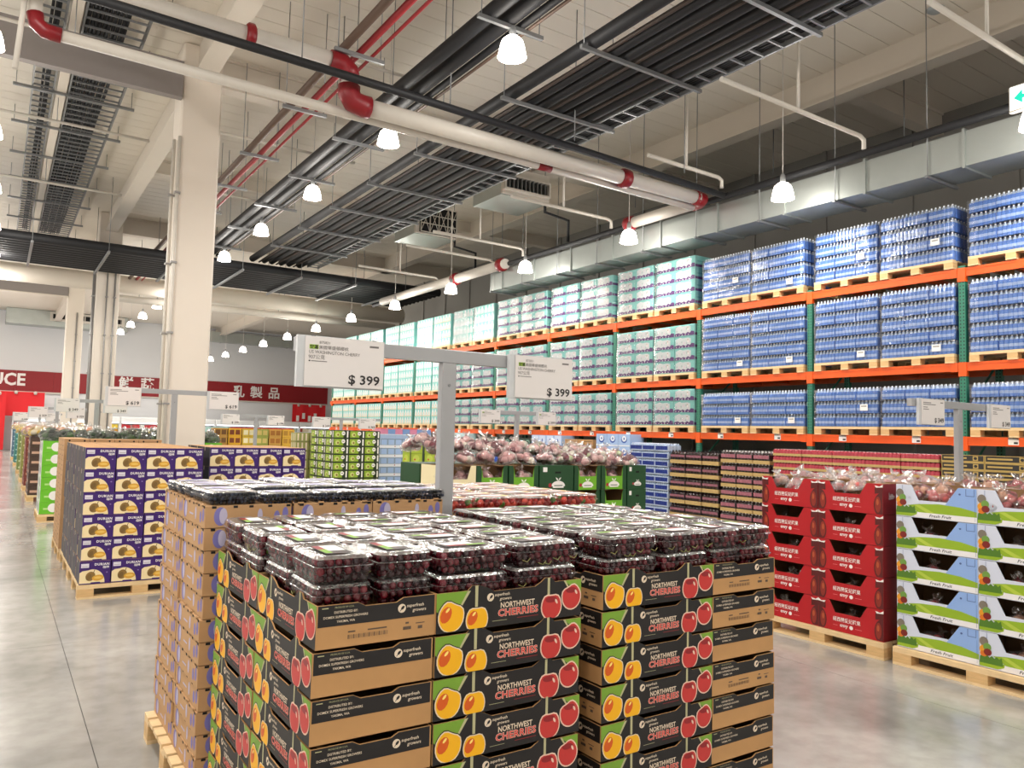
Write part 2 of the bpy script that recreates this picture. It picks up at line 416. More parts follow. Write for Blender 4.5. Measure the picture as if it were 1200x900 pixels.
# ---------------------------------------------------------------- duct
dx0, dx1, dz0, dz1 = 10.8, 11.5, 5.45, 5.94
d = thing('air_duct', MB().box(dx0, dx1, -4.0, 17.2, dz0, dz1, GALV), 'long rectangular galvanised air duct above the front of the rack', 'duct', None)
part('duct_end', MB().loft([[(dx0, 17.2, dz0), (dx1, 17.2, dz0), (dx1, 17.2, dz1), (dx0, 17.2, dz1)], [(dx0 + 0.05, 17.5, dz0 + 0.02), (dx1, 17.5, dz0 + 0.02), (dx1, 17.5, dz1 - 0.02), (dx0 + 0.05, 17.5, dz1 - 0.02)],
     [(dx0 + 0.25, 17.75, dz0 + 0.05), (dx1, 17.75, dz0 + 0.05), (dx1, 17.75, dz1 - 0.05), (dx0 + 0.25, 17.75, dz1 - 0.05)]], GALV, True, True), d)
for k in range(15):
    y = -3.5 + k * 1.45
    part('duct_flange', MB().box(dx0 - 0.03, dx1 + 0.03, y, y + 0.035, dz0 - 0.03, dz1 + 0.03, GALV), d)
    part('hanger_rod', MB().tube([(dx0 - 0.04, y + 0.5, dz0 - 0.03), (dx0 - 0.04, y + 0.5, DECK_Z)], 0.008, STRUT, 6), d)
    part('hanger_bar', MB().box(dx0 - 0.08, dx1 + 0.08, y + 0.48, y + 0.52, dz0 - 0.05, dz0 - 0.012, STRUT), d)
d2 = thing('air_duct', MB().box(9.0, 21.0, 0, 0.6, 7.3, 7.95, GALV), 'galvanised air duct along the far white wall', 'duct', None, (0, 53.4, 0))
for k in range(8): part('duct_flange', MB().box(9.2 + k * 1.5, 9.25 + k * 1.5, -0.03, 0.63, 7.27, 7.98, GALV), d2)

# ---------------------------------------------------------------- pipes
def pipe_y(x, z, r, y0, y1, mt, name, label, grp): return thing(name, MB().tube([(x, y0, z), (x, y1, z)], r, mt, 10), label, 'pipe', grp)
def pipe_x(y, z, r, x0, x1, mt, name, label, grp, z2=None): return thing(name, MB().tube([(x0, y, z), (x1, y, z if z2 is None else z2)], r, mt, 10), label, 'pipe', grp)
BZ = 6.65
COPPER = M('brown_pipe', '#5e4a3e', 0.55); COPPER_D = M('dark_brown_pipe', '#3a2e28', 0.6)
b1 = [(4.71, 0.095, BLACK_FOAM, 'black insulated'), (4.97, 0.10, BLACK_FOAM, 'black insulated'), (5.14, 0.05, BLACK_FOAM, 'slim black insulated'), (5.23, 0.022, COPPER, 'thin brown')]
for k, (x, r, mt, nm) in enumerate(b1):
    pipe_y(x, BZ + r, r, -2, 23.6, mt, 'insulated_pipe' if mt is BLACK_FOAM else 'pipe', '%s pipe, %s from left in the narrow overhead bundle' % (nm, ORD[k]), 'narrow pipe bundle')
b2 = [(6.16, 0.10), (6.36, 0.026), (6.51, 0.085), (6.735, 0.085), (6.88, 0.024), (7.03, 0.095), (7.27, 0.09), (7.41, 0.024), (7.6, 0.115)]
for k, (x, r) in enumerate(b2):
    mt = COPPER_D if r < 0.05 else BLACK_FOAM
    pipe_y(x, BZ + r, r, -2, 23.6, mt, 'pipe' if r < 0.05 else 'insulated_pipe', '%s pipe, %s from left in the wide overhead bundle' % ('thin brown' if r < 0.05 else 'black insulated', ORD[k]), 'wide pipe bundle')
for k, (x, r, mt, nm) in enumerate([(3.55, 0.055, COPPER, 'thick brown'), (3.77, 0.045, M('red_pipe', '#96242a', 0.45, var=0.05), 'red'), (3.93, 0.022, M('red_pipe', '#b0282c'), 'thin red')]):
    pipe_y(x, BZ + r, r, 2, 30, mt, 'sprinkler_main', '%s pipe running beside the nearest column high up' % nm, 'red and brown pipes')
ROD = STRUT
def strut(x0, x1, y, z, label):
    o = thing('strut_hanger', MB().box(x0, x1, y - 0.025, y + 0.025, z - 0.05, z, STRUT), label, 'hanger', 'strut hangers')
    for x in (x0 + 0.05, x1 - 0.05):
        part('threaded_rod', MB().tube([(x, y, z), (x, y, DECK_Z)], 0.007, ROD, 6), o)
for k, y in enumerate([3.7, 5.6, 7.55, 9.43, 12.3, 14.4, 16.5, 18.7, 21.0]):
    strut(5.95, 8.15, y, BZ, 'zinc strut hanger carrying the wide pipe bundle, %s from viewer' % ORD[k])
for k, y in enumerate([5.6, 7.7, 10.2, 12.5, 14.9, 17.3, 19.7, 22.1]):
    strut(4.5, 5.45, y, BZ, 'zinc strut hanger carrying the narrow pipe bundle, %s from viewer' % ORD[k])
for k, y in enumerate([7.3, 9.5, 11.7, 14.2, 16.4, 18.6, 21.0]):
    strut(3.4, 4.1, y, BZ, 'zinc strut hanger under the red pipes, %s from viewer' % ORD[k])
# cross bundle of dark pipes far back
for k in range(11):
    pipe_x(23.3 + k * 0.315, 6.42, 0.13, -6.5, 12.4, BLACK_FOAM, 'insulated_pipe', 'black insulated pipe of the far crosswise bundle, %s from viewer' % ORD[k], 'crosswise pipe bundle')
for k in range(9):
    x = -3.0 + k * 1.75
    o = thing('strut_hanger', MB().box(x - 0.03, x + 0.03, 23.0, 26.7, 6.22, 6.28, STRUT), 'long strut under the crosswise dark pipes, %s from left' % ORD[k], 'hanger', 'crosswise struts')
    for y in (23.05, 26.6): part('threaded_rod', MB().tube([(x, y, 6.25), (x, y, DECK_Z)], 0.008, ROD, 6), o)
# cable ladders
def ladder(x0, x1, y0, y1, z, step, label, cables=None, rail=0.05):
    o = thing('cable_ladder', None, label, 'cable tray', 'cable ladders', (0, 0, 0))
    for x in (x0, x1): part('rail', MB().box(x - 0.015, x + 0.015, y0, y1, z, z + rail * 2, STRUT), o)
    rm = MB().box(x0, x1, -0.015, 0.015, 0, 0.03, STRUT).mesh('rung')
    y = y0
    while y < y1:
        part('rung', rm, o, (0, y, z)); y += step
    if cables:
        c = MB(); rr = random.Random(5)
        for i in range(cables[0]):
            x = cables[1] + (cables[2] - cables[1]) * (i + 0.5) / cables[0]
            path = []; y = y0
            while y <= y1 + 0.01:
                path.append((x + rr.uniform(-0.012, 0.012), y, z + 0.055 + rr.uniform(0, 0.02))); y += 1.5
            c.tube(path, (cables[2] - cables[1]) / cables[0] * 0.48, BLACK_FOAM, 6)
        part('cable_run', c, o, kind='stuff')
    return o
ladder(7.76, 8.09, -2, 23.3, BZ, 0.3, 'cable ladder along the right edge of the wide pipe bundle', (6, 7.78, 8.06))
ladder(0.80, 1.68, 3, 31, 7.98, 0.3, 'wide cable ladder packed with black cables above the grey girder', (10, 0.82, 1.42))
ladder(0.21, 0.55, 3, 31, 7.98, 0.3, 'narrow cable ladder beside the wide one, high at left', (3, 0.34, 0.48))
for k, y in enumerate([12.6, 14.8, 16.9, 19.0, 21.2, 23.4, 25.6, 28.0, 30.2]):
    strut(-0.1, 1.95, y, 7.98, 'zinc strut hanger under the left cable ladders, %s from viewer' % ORD[k])
thing('cable_channel', MB().box(0.60, 0.76, 3, 31, 7.98, 8.06, CREAM), 'cream flat channel between the two left cable ladders', 'cable tray')

# big white fire main with red couplings
def coupling(parent, p, axis, r, ln=0.12):
    p = Vector(p); a = Vector(axis) * ln / 2
    part('coupling', MB().tube([p - a, p - a * 0.6, p + a * 0.6, p + a], [r * 1.05, r * 1.35, r * 1.35, r * 1.05], RED_FIT, 12), parent, label='red pipe coupling')
o = thing('fire_main', MB().tube([(-8.8, 9.6, 6.5), (3.42, 9.6, 6.5)], 0.115, WHITE_PIPE, 14), 'big white pipe crossing in front of the nearest column, upper length', 'pipe', 'white fire mains')
for x in (2.35,): coupling(o, (x, 9.6, 6.5), (1, 0, 0), 0.115)
part('elbow', MB().tube([(3.38, 9.6, 6.5), (3.55, 9.6, 6.49), (3.64, 9.6, 6.42), (3.66, 9.6, 6.33)], 0.14, RED_FIT, 14), o, label='red pipe elbow')
o = thing('fire_main', MB().tube([(3.78, 9.6, 6.0), (10.3, 9.6, 5.98)], 0.12, WHITE_PIPE, 14), 'big white pipe crossing to the duct, lower length after red elbows', 'pipe', 'white fire mains')
part('riser', MB().tube([(3.66, 9.6, 6.33), (3.66, 9.6, 6.2)], 0.105, WHITE_PIPE, 14), o)
part('elbow', MB().tube([(3.66, 9.6, 6.22), (3.66, 9.6, 6.12), (3.72, 9.6, 6.03), (3.86, 9.6, 6.0), (3.95, 9.6, 6.0)], 0.15, RED_FIT, 14), o, label='red pipe elbow')
coupling(o, (8.55, 9.6, 5.98), (1, 0, 0), 0.12, 0.2)
part('elbow', MB().tube([(10.2, 9.6, 5.98), (10.42, 9.62, 5.98), (10.5, 9.75, 5.98), (10.5, 9.9, 5.98)], 0.13, RED_FIT, 12), o, label='red pipe elbow')
o = thing('fire_main', MB().tube([(10.5, 9.9, 5.98), (10.5, 11.6, 5.98)], 0.11, WHITE_PIPE, 12), 'short white pipe along the top edge of the duct', 'pipe', 'white fire mains')
coupling(o, (10.5, 11.6, 5.98), (0, 1, 0), 0.11, 0.25)
o = thing('fire_main', MB().tube([(10.62, 16.4, 6.0), (10.62, 24.0, 6.0)], 0.13, WHITE_PIPE, 12), 'white pipe with red fittings beyond the end of the duct', 'pipe', 'white fire mains')
coupling(o, (10.62, 16.6, 6.0), (0, 1, 0), 0.13, 0.25); coupling(o, (10.62, 19.0, 6.0), (0, 1, 0), 0.13, 0.25)
o = thing('sprinkler_pipe', MB().tube([(0.25, 9.8, 5.96), (10.4, 9.8, 5.88)], 0.065, WHITE_PIPE, 12), 'slim white pipe just below the big white main', 'pipe', 'white fire mains')
part('elbow', MB().tube([(0.36, 9.8, 5.96), (0.2, 9.8, 5.97), (0.12, 9.8, 6.03), (0.1, 9.8, 6.14)], 0.085, RED_FIT, 12), o, label='red pipe elbow')
part('riser', MB().tube([(0.1, 9.8, 6.12), (0.1, 9.8, 6.34)], 0.07, WHITE_PIPE, 12), o)
part('elbow', MB().tube([(0.1, 9.8, 6.32), (0.09, 9.8, 6.42), (0.02, 9.8, 6.5), (-0.1, 9.8, 6.52)], 0.085, RED_FIT, 12), o, label='red pipe elbow')
for x in (6.9,): part('red_band', MB().tube([(x, 9.8, 5.905), (x + 0.25, 9.8, 5.903)], 0.067, RED_FIT, 12), o)
thing('sprinkler_pipe', MB().tube([(0.02, 9.75, 6.6), (-0.05, 9.75, 5.45)], 0.03, WHITE_PIPE, 10), 'thin white vertical drop pipe at the upper left', 'pipe', 'white fire mains')
o = thing('drain_pipe', MB().tube([(-1.0, 9.25, 6.25), (4.2, 9.25, 6.17), (10.6, 9.25, 6.0)], 0.055, BLACK_FOAM, 12), 'black pipe crossing the whole upper picture', 'pipe', 'black drain pipes')
for x in (0.5, 2.9, 5.0, 7.2, 9.6): part('pipe_clip', MB().tube([(x, 9.25, 6.2), (x, 9.25, DECK_Z)], 0.008, ROD, 6), o)
thing('drain_pipe', MB().tube([(10.72, -3, 6.05), (10.72, 25, 6.0)], 0.06, BLACK_FOAM, 12), 'black pipe running along the top of the galvanised duct', 'pipe', 'black drain pipes')
for k, (y, x0, x1, z) in enumerate([(4.2, 8.0, 10.5, 6.35), (6.6, 7.5, 10.66, 6.27), (9.3, 8.8, 10.6, 6.35), (12.3, 8.05, 10.6, 6.25), (15.6, 8.1, 10.6, 6.25), (17.0, 8.1, 10.6, 6.2), (20.0, 8.1, 10.6, 6.2)]):
    o = thing('sprinkler_pipe', MB().tube([(x0, y, z), (x1 - 0.1, y, z - 0.02), (x1, y, z - 0.06), (x1, y, z - 0.2)], 0.034, WHITE_PIPE, 10), 'thin white sprinkler branch reaching to the duct, %s from viewer' % ORD[k], 'pipe', 'sprinkler branches')
    part('drop_pipe', MB().tube([((x0 + x1) / 2, y, z), ((x0 + x1) / 2, y, DECK_Z)], 0.022, WHITE_PIPE, 8), o)
for k, (y, z, x0, x1) in enumerate([(29.6, 6.5, -6, 14), (30.3, 6.1, 3, 14), (33, 6.9, -8, 14)]):
    o = thing('fire_main', MB().tube([(x0, y, z), (x1, y, z)], (0.3, 0.13, 0.08)[k], CREAM if k == 0 else WHITE_PIPE, 14), 'far white pipe crossing beyond the dark bundle, %s' % ('thickest', 'middle one', 'thinnest')[k], 'pipe', 'far white pipes')
    for q in (x0 + 1, 5, 9): part('hanger_rod', MB().tube([(q, y, z), (q, y, DECK_Z)], 0.01, ROD, 6), o)
for k, (y, z) in enumerate([(13.0, 7.4), (17.2, 7.5), (21.4, 7.4)]):
    o = thing('sprinkler_pipe', MB().tube([(-8.8, y, z), (2.3, y, z)], 0.03, WHITE_PIPE, 8), 'thin white sprinkler branch crossing the left ceiling, %s from viewer' % ORD[k], 'pipe', 'sprinkler branches')
    for q in (-4.0, 0.65): part('hanger_rod', MB().tube([(q, y, z), (q, y, DECK_Z)], 0.008, ROD, 6), o)
for k, (y, z) in enumerate([(11.0, 7.3), (15.0, 7.2), (19.0, 7.2)]):
    o = thing('sprinkler_pipe', MB().tube([(3.2, y, z), (5.9, y, z)], 0.03, WHITE_PIPE, 8), 'thin white sprinkler branch between the pipe bundles, %s from viewer' % ORD[k], 'pipe', 'sprinkler branches')
    part('hanger_rod', MB().tube([(4.3, y, z), (4.3, y, DECK_Z)], 0.008, ROD, 6), o)
# loose rods hanging from the deck
for k in range(14):
    x = R_.choice([3.1, 4.3, 5.6, 8.6, 9.4, 11.9, 13.2]); y = 6 + k * 1.4
    thing('threaded_rod', MB().tube([(x, y, DECK_Z), (x, y, DECK_Z - R_.uniform(0.7, 1.4))], 0.01, ROD, 6), 'bare threaded rod hanging from the ceiling deck, %s from viewer' % ORD[k], 'rod', 'hanging rods')

# ---------------------------------------------------------------- air units
def air_unit(x, y, label, louvre):
    o = thing('ceiling_air_unit', None, label, 'air conditioner', 'ceiling air units', (x, y, 6.85))
    part('casing', MB().bbox(0, 1.25, 0.12, 1.32, 0.0, 0.42, GALV, 0.02), o)
    part('front_plate', MB().box(0.0, 1.25, 0.05, 0.12, 0.02, 0.62, WHITE_PIPE), o)
    if louvre:
        part('grille_frame', MB().box(-0.02, 1.2, -0.08, 0.05, 0.08, 0.12, WHITE_PIPE).box(-0.02, 1.2, -0.08, 0.05, 0.38, 0.42, WHITE_PIPE).box(-0.02, 0.02, -0.08, 0.05, 0.12, 0.38, WHITE_PIPE).box(1.16, 1.2, -0.08, 0.05, 0.12, 0.38, WHITE_PIPE), o)
        part('grille_back', MB().box(0.02, 1.16, 0.03, 0.048, 0.12, 0.38, DARK), o)
        sm = MB().box(0, 0.02, -0.07, 0.03, 0.12, 0.38, STRUT).mesh('louvre')
        for k in range(10): part('louvre', sm, o, (0.1 + k * 0.105, 0, 0))
    else:
        part('grille_back', MB().box(0.12, 1.2, 0.0, 0.05, 0.05, 0.75, DARK), o)
        for k in range(5): part('grille_bar', MB().box(0.12 + k * 0.265, 0.14 + k * 0.265, -0.03, 0.0, 0.05, 0.75, WHITE_PIPE), o)
        for k in range(4): part('grille_bar', MB().box(0.12, 1.2, -0.03, 0.0, 0.05 + k * 0.23, 0.07 + k * 0.23, WHITE_PIPE), o)
        for k in range(4):
            a = 0.13 + k * 0.265
            part('grille_bar', MB().tube([(a, -0.015, 0.06), (a + 0.265, -0.015, 0.74)], 0.01, WHITE_PIPE, 4), o)
            part('grille_bar', MB().tube([(a + 0.265, -0.015, 0.06), (a, -0.015, 0.74)], 0.01, WHITE_PIPE, 4), o)
    part('drain_line', MB().tube([(1.28, 0.3, 0.25), (1.32, 0.3, 0.02), (1.32, 0.3, -0.12), (2.0, 0.3, -0.2), (2.0, 0.3, -0.7)], 0.035, BLACK_FOAM, 8), o)
    for a in (0.05, 1.2):
        for b in (0.15, 1.28): part('hanger_rod', MB().tube([(a, b, 0.4), (a, b, DECK_Z - 6.85)], 0.008, ROD, 6), o)
air_unit(8.84, 13.8, 'nearer ceiling air unit with black louvre grille and shiny bottom', True)
air_unit(8.84, 18.0, 'farther ceiling air unit with square white lattice grille', False)
o = thing('ceiling_air_unit', None, 'white air unit with black slotted grille on the far left wall', 'air conditioner', 'ceiling air units', (2.3, 53.0, 8.0))
part('casing', MB().bbox(-2.2, 4.2, 0.3, 1.6, -0.6, 0.3, GALV, 0.03), o); part('front_plate', MB().box(0, 4.0, 0.2, 0.3, -0.3, 0.25, WHITE_PIPE), o)
for k in range(11): part('louvre', MB().box(0.15 + k * 0.34, 0.42 + k * 0.34, 0.17, 0.2, -0.15, 0.12, DARK), o)

# exit sign at the top right
EXIT_W = M('exit_panel_glow', '#f4fffb', 0.4, emit=1.6); EXIT_G = M('exit_green_glow', '#17b79a', 0.4, emit=1.0)
o = thing('exit_sign', MB().bbox(0, 0.75, 0, 0.08, 0, 0.33, WHITE_PIPE, 0.015), 'lit white exit sign with green arrow above the rack at right', 'sign', None, (10.2, 4.4, 5.76), LROT)
fr = front(y=-0.001); e = MB(); e.rect(fr, 0.02, 0.02, 0.73, 0.31, EXIT_W)
e.poly(fr, [(0.06, 0.165), (0.16, 0.25), (0.16, 0.19), (0.30, 0.19), (0.30, 0.14), (0.16, 0.14), (0.16, 0.08)], EXIT_G, 0.002)
e.ell(fr, 0.52, 0.25, 0.03, 0.03, EXIT_G, 0.002); e.poly(fr, [(0.44, 0.2), (0.58, 0.22), (0.56, 0.13), (0.62, 0.05), (0.58, 0.04), (0.51, 0.11), (0.45, 0.05), (0.41, 0.05), (0.48, 0.14)], EXIT_G, 0.002)
part('sign_face', e, o)
part('hanger_pipe', MB().tube([(0.35, 0.04, 0.33), (0.35, 0.04, DECK_Z - 5.76)], 0.02, WHITE_PIPE, 8), o)
thing('smoke_detector', MB().lathe([(0.001, -0.05), (0.09, -0.05), (0.13, -0.02), (0.13, 0.0)], M('detector_grey', '#9aa0a4', 0.4), 16), 'round grey detector on the ceiling at upper right', 'detector', None, (11.6, 6.0, DECK_Z))
# ================================================================== pallet rack with loads
RX, RP, RY0, NB = 11.4, 2.49, 3.08, 11          # front plane, bay pitch, first post, bays
LV = [(1.645, 1.765, 'lower'), (2.70, 2.82, 'middle'), (4.06, 4.19, 'top')]
rack = thing('pallet_rack', None, 'long orange and green steel pallet rack along the right side', 'rack', None, (RX, 0, 0))
def post_mat():
    mt = M('rack_post_green', '#2f7a63', 0.45)
    nt = mt.node_tree; b = nt.nodes['Principled BSDF']
    tc = nt.nodes.new('ShaderNodeTexCoord'); sep = nt.nodes.new('ShaderNodeSeparateXYZ'); nt.links.new(tc.outputs['Object'], sep.inputs[0])
    def mth(op, a, bval):
        n = nt.nodes.new('ShaderNodeMath'); n.operation = op
        if hasattr(a, 'links'): nt.links.new(a, n.inputs[0])
        else: n.inputs[0].default_value = a
        if hasattr(bval, 'links'): nt.links.new(bval, n.inputs[1])
        else: n.inputs[1].default_value = bval
        return n.outputs[0]
    z = mth('ABSOLUTE', mth('SUBTRACT', mth('FRACT', mth('MULTIPLY', sep.outputs['Z'], 20.0), 0.0), 0.5), 0)
    y = mth('ABSOLUTE', mth('SUBTRACT', mth('ABSOLUTE', sep.outputs['Y'], 0), 0.022), 0)
    hole = mth('MULTIPLY', mth('LESS_THAN', z, 0.2), mth('LESS_THAN', y, 0.009))
    mx = nt.nodes.new('ShaderNodeMix'); mx.data_type = 'RGBA'; mx.inputs[6].default_value = lin('#2f7a63'); mx.inputs[7].default_value = lin('#0d1512')
    nt.links.new(hole, mx.inputs[0]); nt.links.new(mx.outputs[2], b.inputs['Base Color'])
    return mt
PM = post_mat()
post_me = MB().box(0, 0.08, -0.045, 0.045, 0, 4.22, PM).mesh('upright')
bpost_me = MB().box(0, 0.08, -0.045, 0.045, 0, 4.22, PM).mesh('rear_upright')
conn_me = MB().box(-0.012, 0.06, -0.055, 0.055, -0.075, 0.125, ORANGE).box(-0.015, -0.012, 0.06, 0.16, -0.01, 0.12, ORANGE).mesh('beam_connector')
beam_me = MB().box(0.0, 0.05, 0.05, RP - 0.05, 0, 0.122, ORANGE).box(-0.006, 0, 0.05, RP - 0.05, 0.09, 0.122, ORANGE).mesh('beam')
TAGW = M('shelf_tag_white', '#f0eeea', 0.5)
tag_me = MB(); tag_me.box(-0.006, 0, 0, 0.13, 0, 0.1, TAGW)
tf = Fr((-0.007, 0.13, 0), (0, -1, 0), (0, 0, 1)); tag_me.rect(tf, 0.01, 0.07, 0.09, 0.085, M('faint_print', '#9a9794', 0.6)); tag_me.rect(tf, 0.07, 0.015, 0.12, 0.04, BLACK_PRINT)
tag_me = tag_me.mesh('shelf_tag')
BRACE = RACK_GREEN
for k in range(NB + 1):
    y = RY0 + k * RP
    part('upright', post_me, rack, (0, y, 0)); part('rear_upright', bpost_me, rack, (1.05, y, 0))
    for z in (0.3, 1.2, 2.1, 3.1): part('frame_brace', MB().tube([(0.08, 0, z), (1.05, 0, z + 0.8)], 0.018, BRACE, 6), rack, (0, y, 0))
    for z0, z1, nm in LV: part('beam_connector', conn_me, rack, (0, y, z0))
    if k < NB:
        for z0, z1, nm in LV:
            b = part('beam', beam_me, rack, (0, y, z0)); part('rear_beam', beam_me, rack, (1.08, y, z0))
            if nm == 'lower':
                for f in (0.27, 0.75): part('shelf_tag', tag_me, b, (0, RP * f + R_.uniform(-0.1, 0.1), 0.02))
            for f in (0.25, 0.5, 0.75): part('cross_bar', MB().box(0.03, 1.08, -0.03, 0.03, 0.03, 0.115, ORANGE), b, (0, RP * f, 0))
# ---- pallets
def pallet_mesh(w=1.11, d=1.1, h=0.135):
    b = MB()
    for i in range(3):
        x = (0, (w - 0.13) / 2, w - 0.13)[i]
        for j in range(3):
            y = (0, (d - 0.13) / 2, d - 0.13)[j]
            b.box(x, x + 0.13, y, y + 0.13, 0.02, h - 0.04, WOOD)
        b.box(x, x + 0.13, 0, d, 0, 0.02, WOOD_B); 
    for j in range(3):
        y = (0, (d - 0.13) / 2, d - 0.13)[j]; b.box(0, w, y, y + 0.13, h - 0.04, h - 0.02, WOOD_B)
    for j in range(7):
        y = j * (d - 0.1) / 6; b.box(0, w, y, y + 0.1, h - 0.02, h, WOOD_B)
    return b.mesh('wooden_pallet')
PAL = pallet_mesh()
def near_pallet(label, loc, w, d, rz=0.0, h=0.135):
    """a pallet close enough to show its boards and blocks"""
    o = thing('wooden_pallet', None, label, 'pallet', 'pallets on the floor', loc, rz)
    bm_ = MB().box(0, 0.14, 0, 0.11, 0, h - 0.062, WOOD).mesh('block')
    lm = MB().box(0, w, 0, 0.11, 0, 0.02, WOOD_B).mesh('bottom_board'); sm = MB().box(0, w, 0, 0.12, 0, 0.02, WOOD_B).mesh('stringer_board')
    for x in (0, (w - 0.14) / 2, w - 0.14):
        for y in (0, (d - 0.11) / 2, d - 0.11): part('block', bm_, o, (x, y, 0.02))
    for y in (0, (d - 0.11) / 2, d - 0.11): part('bottom_board', lm, o, (0, y, 0))
    for y in (0, (d - 0.12) / 2, d - 0.12): part('stringer_board', sm, o, (0, y, h - 0.042))
    n = 8; bw = d / n - 0.025
    tm = MB().box(0, w, 0, bw, 0, 0.02, WOOD_B).mesh('deck_board')
    for k in range(n): part('deck_board', tm, o, (0, k * (d - bw) / (n - 1), h - 0.022))
    return o
# ---- carton meshes
TEAL = M('teal_carton', '#86cbc4', 0.45, var=0.05); TEALW = M('teal_carton_white', '#d9dede', 0.4); PURP = M('purple_print', '#5e3272', 0.45); PINKP = M('pale_pink_print', '#e3d3dc', 0.5); GREYP = M('grey_print', '#bfc9c9', 0.5)
TEALD = M('teal_carton_dark', '#63b3aa', 0.5)
def teal_purple(w=0.553, h=0.242, d=0.55, var=0):
    b = MB(); b.box(0.002, w - 0.002, 0, d - 0.004, 0.001, h - 0.002, TEAL)
    f = front(y=0)
    b.poly(f, [(0.06 * w, 0.2 * h), (0.30 * w, 0.18 * h), (0.60 * w, 0.2 * h), (0.80 * w, 0.2 * h), (0.80 * w, 0.80 * h), (0.66 * w, 0.9 * h), (0.4 * w, 0.86 * h), (0.28 * w, 0.96 * h), (0.06 * w, 0.8 * h)], TEALW)
    rr = random.Random(3 + var)
    for k in range(6):
        b.ell(f, (0.12 + 0.12 * k) * w, (0.4 + 0.4 * rr.random()) * h, 0.035 * w, 0.10 * h, (GREYP, PINKP)[k % 2], 0.001, 8)
    b.ell(f, 0.66 * w, 0.72 * h, 0.03 * w, 0.05 * h, M('skin_print', '#cfa58c', 0.5), 0.0015, 8); b.rect(f, 0.64 * w, 0.5 * h, 0.70 * w, 0.68 * h, WHITE_PRINT, 0.0012)
    pts = [(0.0, 0.05 * h)]
    for k in range(9): pts.append(((0.02 + 0.11 * k) * w, (0.16 if k % 2 else 0.26) * h * (0.8 + 0.4 * rr.random())))
    b.poly(f, [(0.02 * w, 0.06 * h), (0.30 * w, 0.06 * h), (0.34 * w, 0.12 * h), (0.42 * w, 0.08 * h), (0.98 * w, 0.06 * h), (0.98 * w, 0.36 * h), (0.84 * w, 0.42 * h), (0.76 * w, 0.26 * h), (0.66 * w, 0.36 * h), (0.56 * w, 0.22 * h), (0.44 * w, 0.32 * h), (0.34 * w, 0.24 * h), (0.2 * w, 0.34 * h), (0.02 * w, 0.26 * h)], PURP, 0.0018)
    for k in range(5): b.ell(f, (0.1 + k * 0.15) * w, 0.15 * h, 0.02 * w, 0.05 * h, WHITE_PRINT, 0.0025, 7)
    rf = rightf(w - 0.002); b.rect(rf, 0.0, 0.06 * h, d - 0.01, 0.28 * h, PURP); b.rect(rf, 0.1 * d, 0.5 * h, 0.5 * d, 0.6 * h, TEALD)
    return b.mesh('printed_carton')
def teal_white(w=0.553, h=0.242, d=0.55, style=0):
    b = MB(); b.box(0.002, w - 0.002, 0, d - 0.004, 0.001, h - 0.002, TEAL)
    f = front(y=0); rr = random.Random(9 + style)
    for k in range(3):
        x = (0.04 + 0.325 * k) * w
        b.poly(f, [(x, 0.06 * h), (x + 0.27 * w, 0.06 * h), (x + 0.27 * w, 0.5 * h), (x + 0.2 * w, 0.72 * h), (x + 0.18 * w, 0.9 * h), (x + 0.08 * w, 0.9 * h), (x + 0.05 * w, 0.66 * h), (x, 0.5 * h)], TEALW)
        b.ell(f, x + 0.13 * w, 0.42 * h, 0.06 * w, 0.14 * h, (GREYP, M('tan_print', '#d8c8a8', 0.5))[style], 0.0012, 8)
        b.rect(f, x + 0.02 * w, 0.1 * h, x + 0.25 * w, 0.2 * h, (GREYP, M('tan_print', '#d8c8a8'))[style], 0.0012)
    if style: b.rect(f, 0.02 * w, 0.02 * h, 0.98 * w, 0.07 * h, M('tan_print', '#d8c8a8'), 0.001)
    return b.mesh('printed_carton')
TP = [teal_purple(var=i) for i in range(2)]; TW = teal_white(style=0); TW2 = teal_white(style=1)
TALLP = teal_white(h=0.48, style=0)
# ---- blue bottle case
BLUEF = M('blue_film_pack', '#5c86d6', 0.2, var=0.2, scale=9, coat=0.5); BLUEL = M('blue_film_light', '#a9c2ec', 0.25); CLEARB = M('clear_bottle_shoulder', '#a9bcd6', 0.15, var=0.15, scale=30); CAPW = M('bottle_cap_white', '#e8eef6', 0.35)
def bottle_case(w, h, d, nx, ny, body, shoulder, capm, tray=None, label=None, film=0.68):
    b = MB(); pw_, pd_ = w / nx, d / ny; r = min(pw_, pd_) * 0.49
    z0 = 0.0
    if tray: b.box(0.001, w - 0.001, 0, d - 0.002, 0, h * tray[0], tray[1]); z0 = h * tray[0]
    # bulged wrap around the bottles
    pts = []; N = 4
    for i in range(nx):
        for q in range(N): a = PI + PI * q / N; pts.append((pw_ * (i + 0.5) + pw_ * 0.5 * math.cos(a), 0.012 + 0.012 * math.sin(a)))
    for j in range(ny):
        for q in range(N): a = -PI / 2 + PI * q / N; pts.append((w - 0.012 + 0.012 * math.cos(a), pd_ * (j + 0.5) + pd_ * 0.5 * math.sin(a)))
    pts += [(w, d), (0, d)]
    z1 = h * film
    b.loft([[(x, y, z0 if tray else 0.004) for x, y in pts], [(x, y, z1) for x, y in pts]], body, False, True)
    if label:
        lo, hi, lm = label
        b.loft([[(x, y - 0.0015 if y < d * 0.5 else y, h * lo) for x, y in pts[:nx * N]], [(x, y - 0.0015, h * hi) for x, y in pts[:nx * N]]], lm, closed=False)
    for i in range(nx):
        for j in range(ny):
            if 1 < j < ny - 1 and 0 < i < nx - 1: continue
            c = (pw_ * (i + 0.5), pd_ * (j + 0.5), 0)
            b.lathe([(r, z1 - 0.002), (r * 0.85, h * (film + 0.12)), (r * 0.36, h * 0.9)], shoulder, 7, c)
            b.lathe([(r * 0.42, h * 0.89), (r * 0.42, h * 0.995)], capm, 6, c, cap1=True, smooth=False)
    return b.mesh('bottle_case')
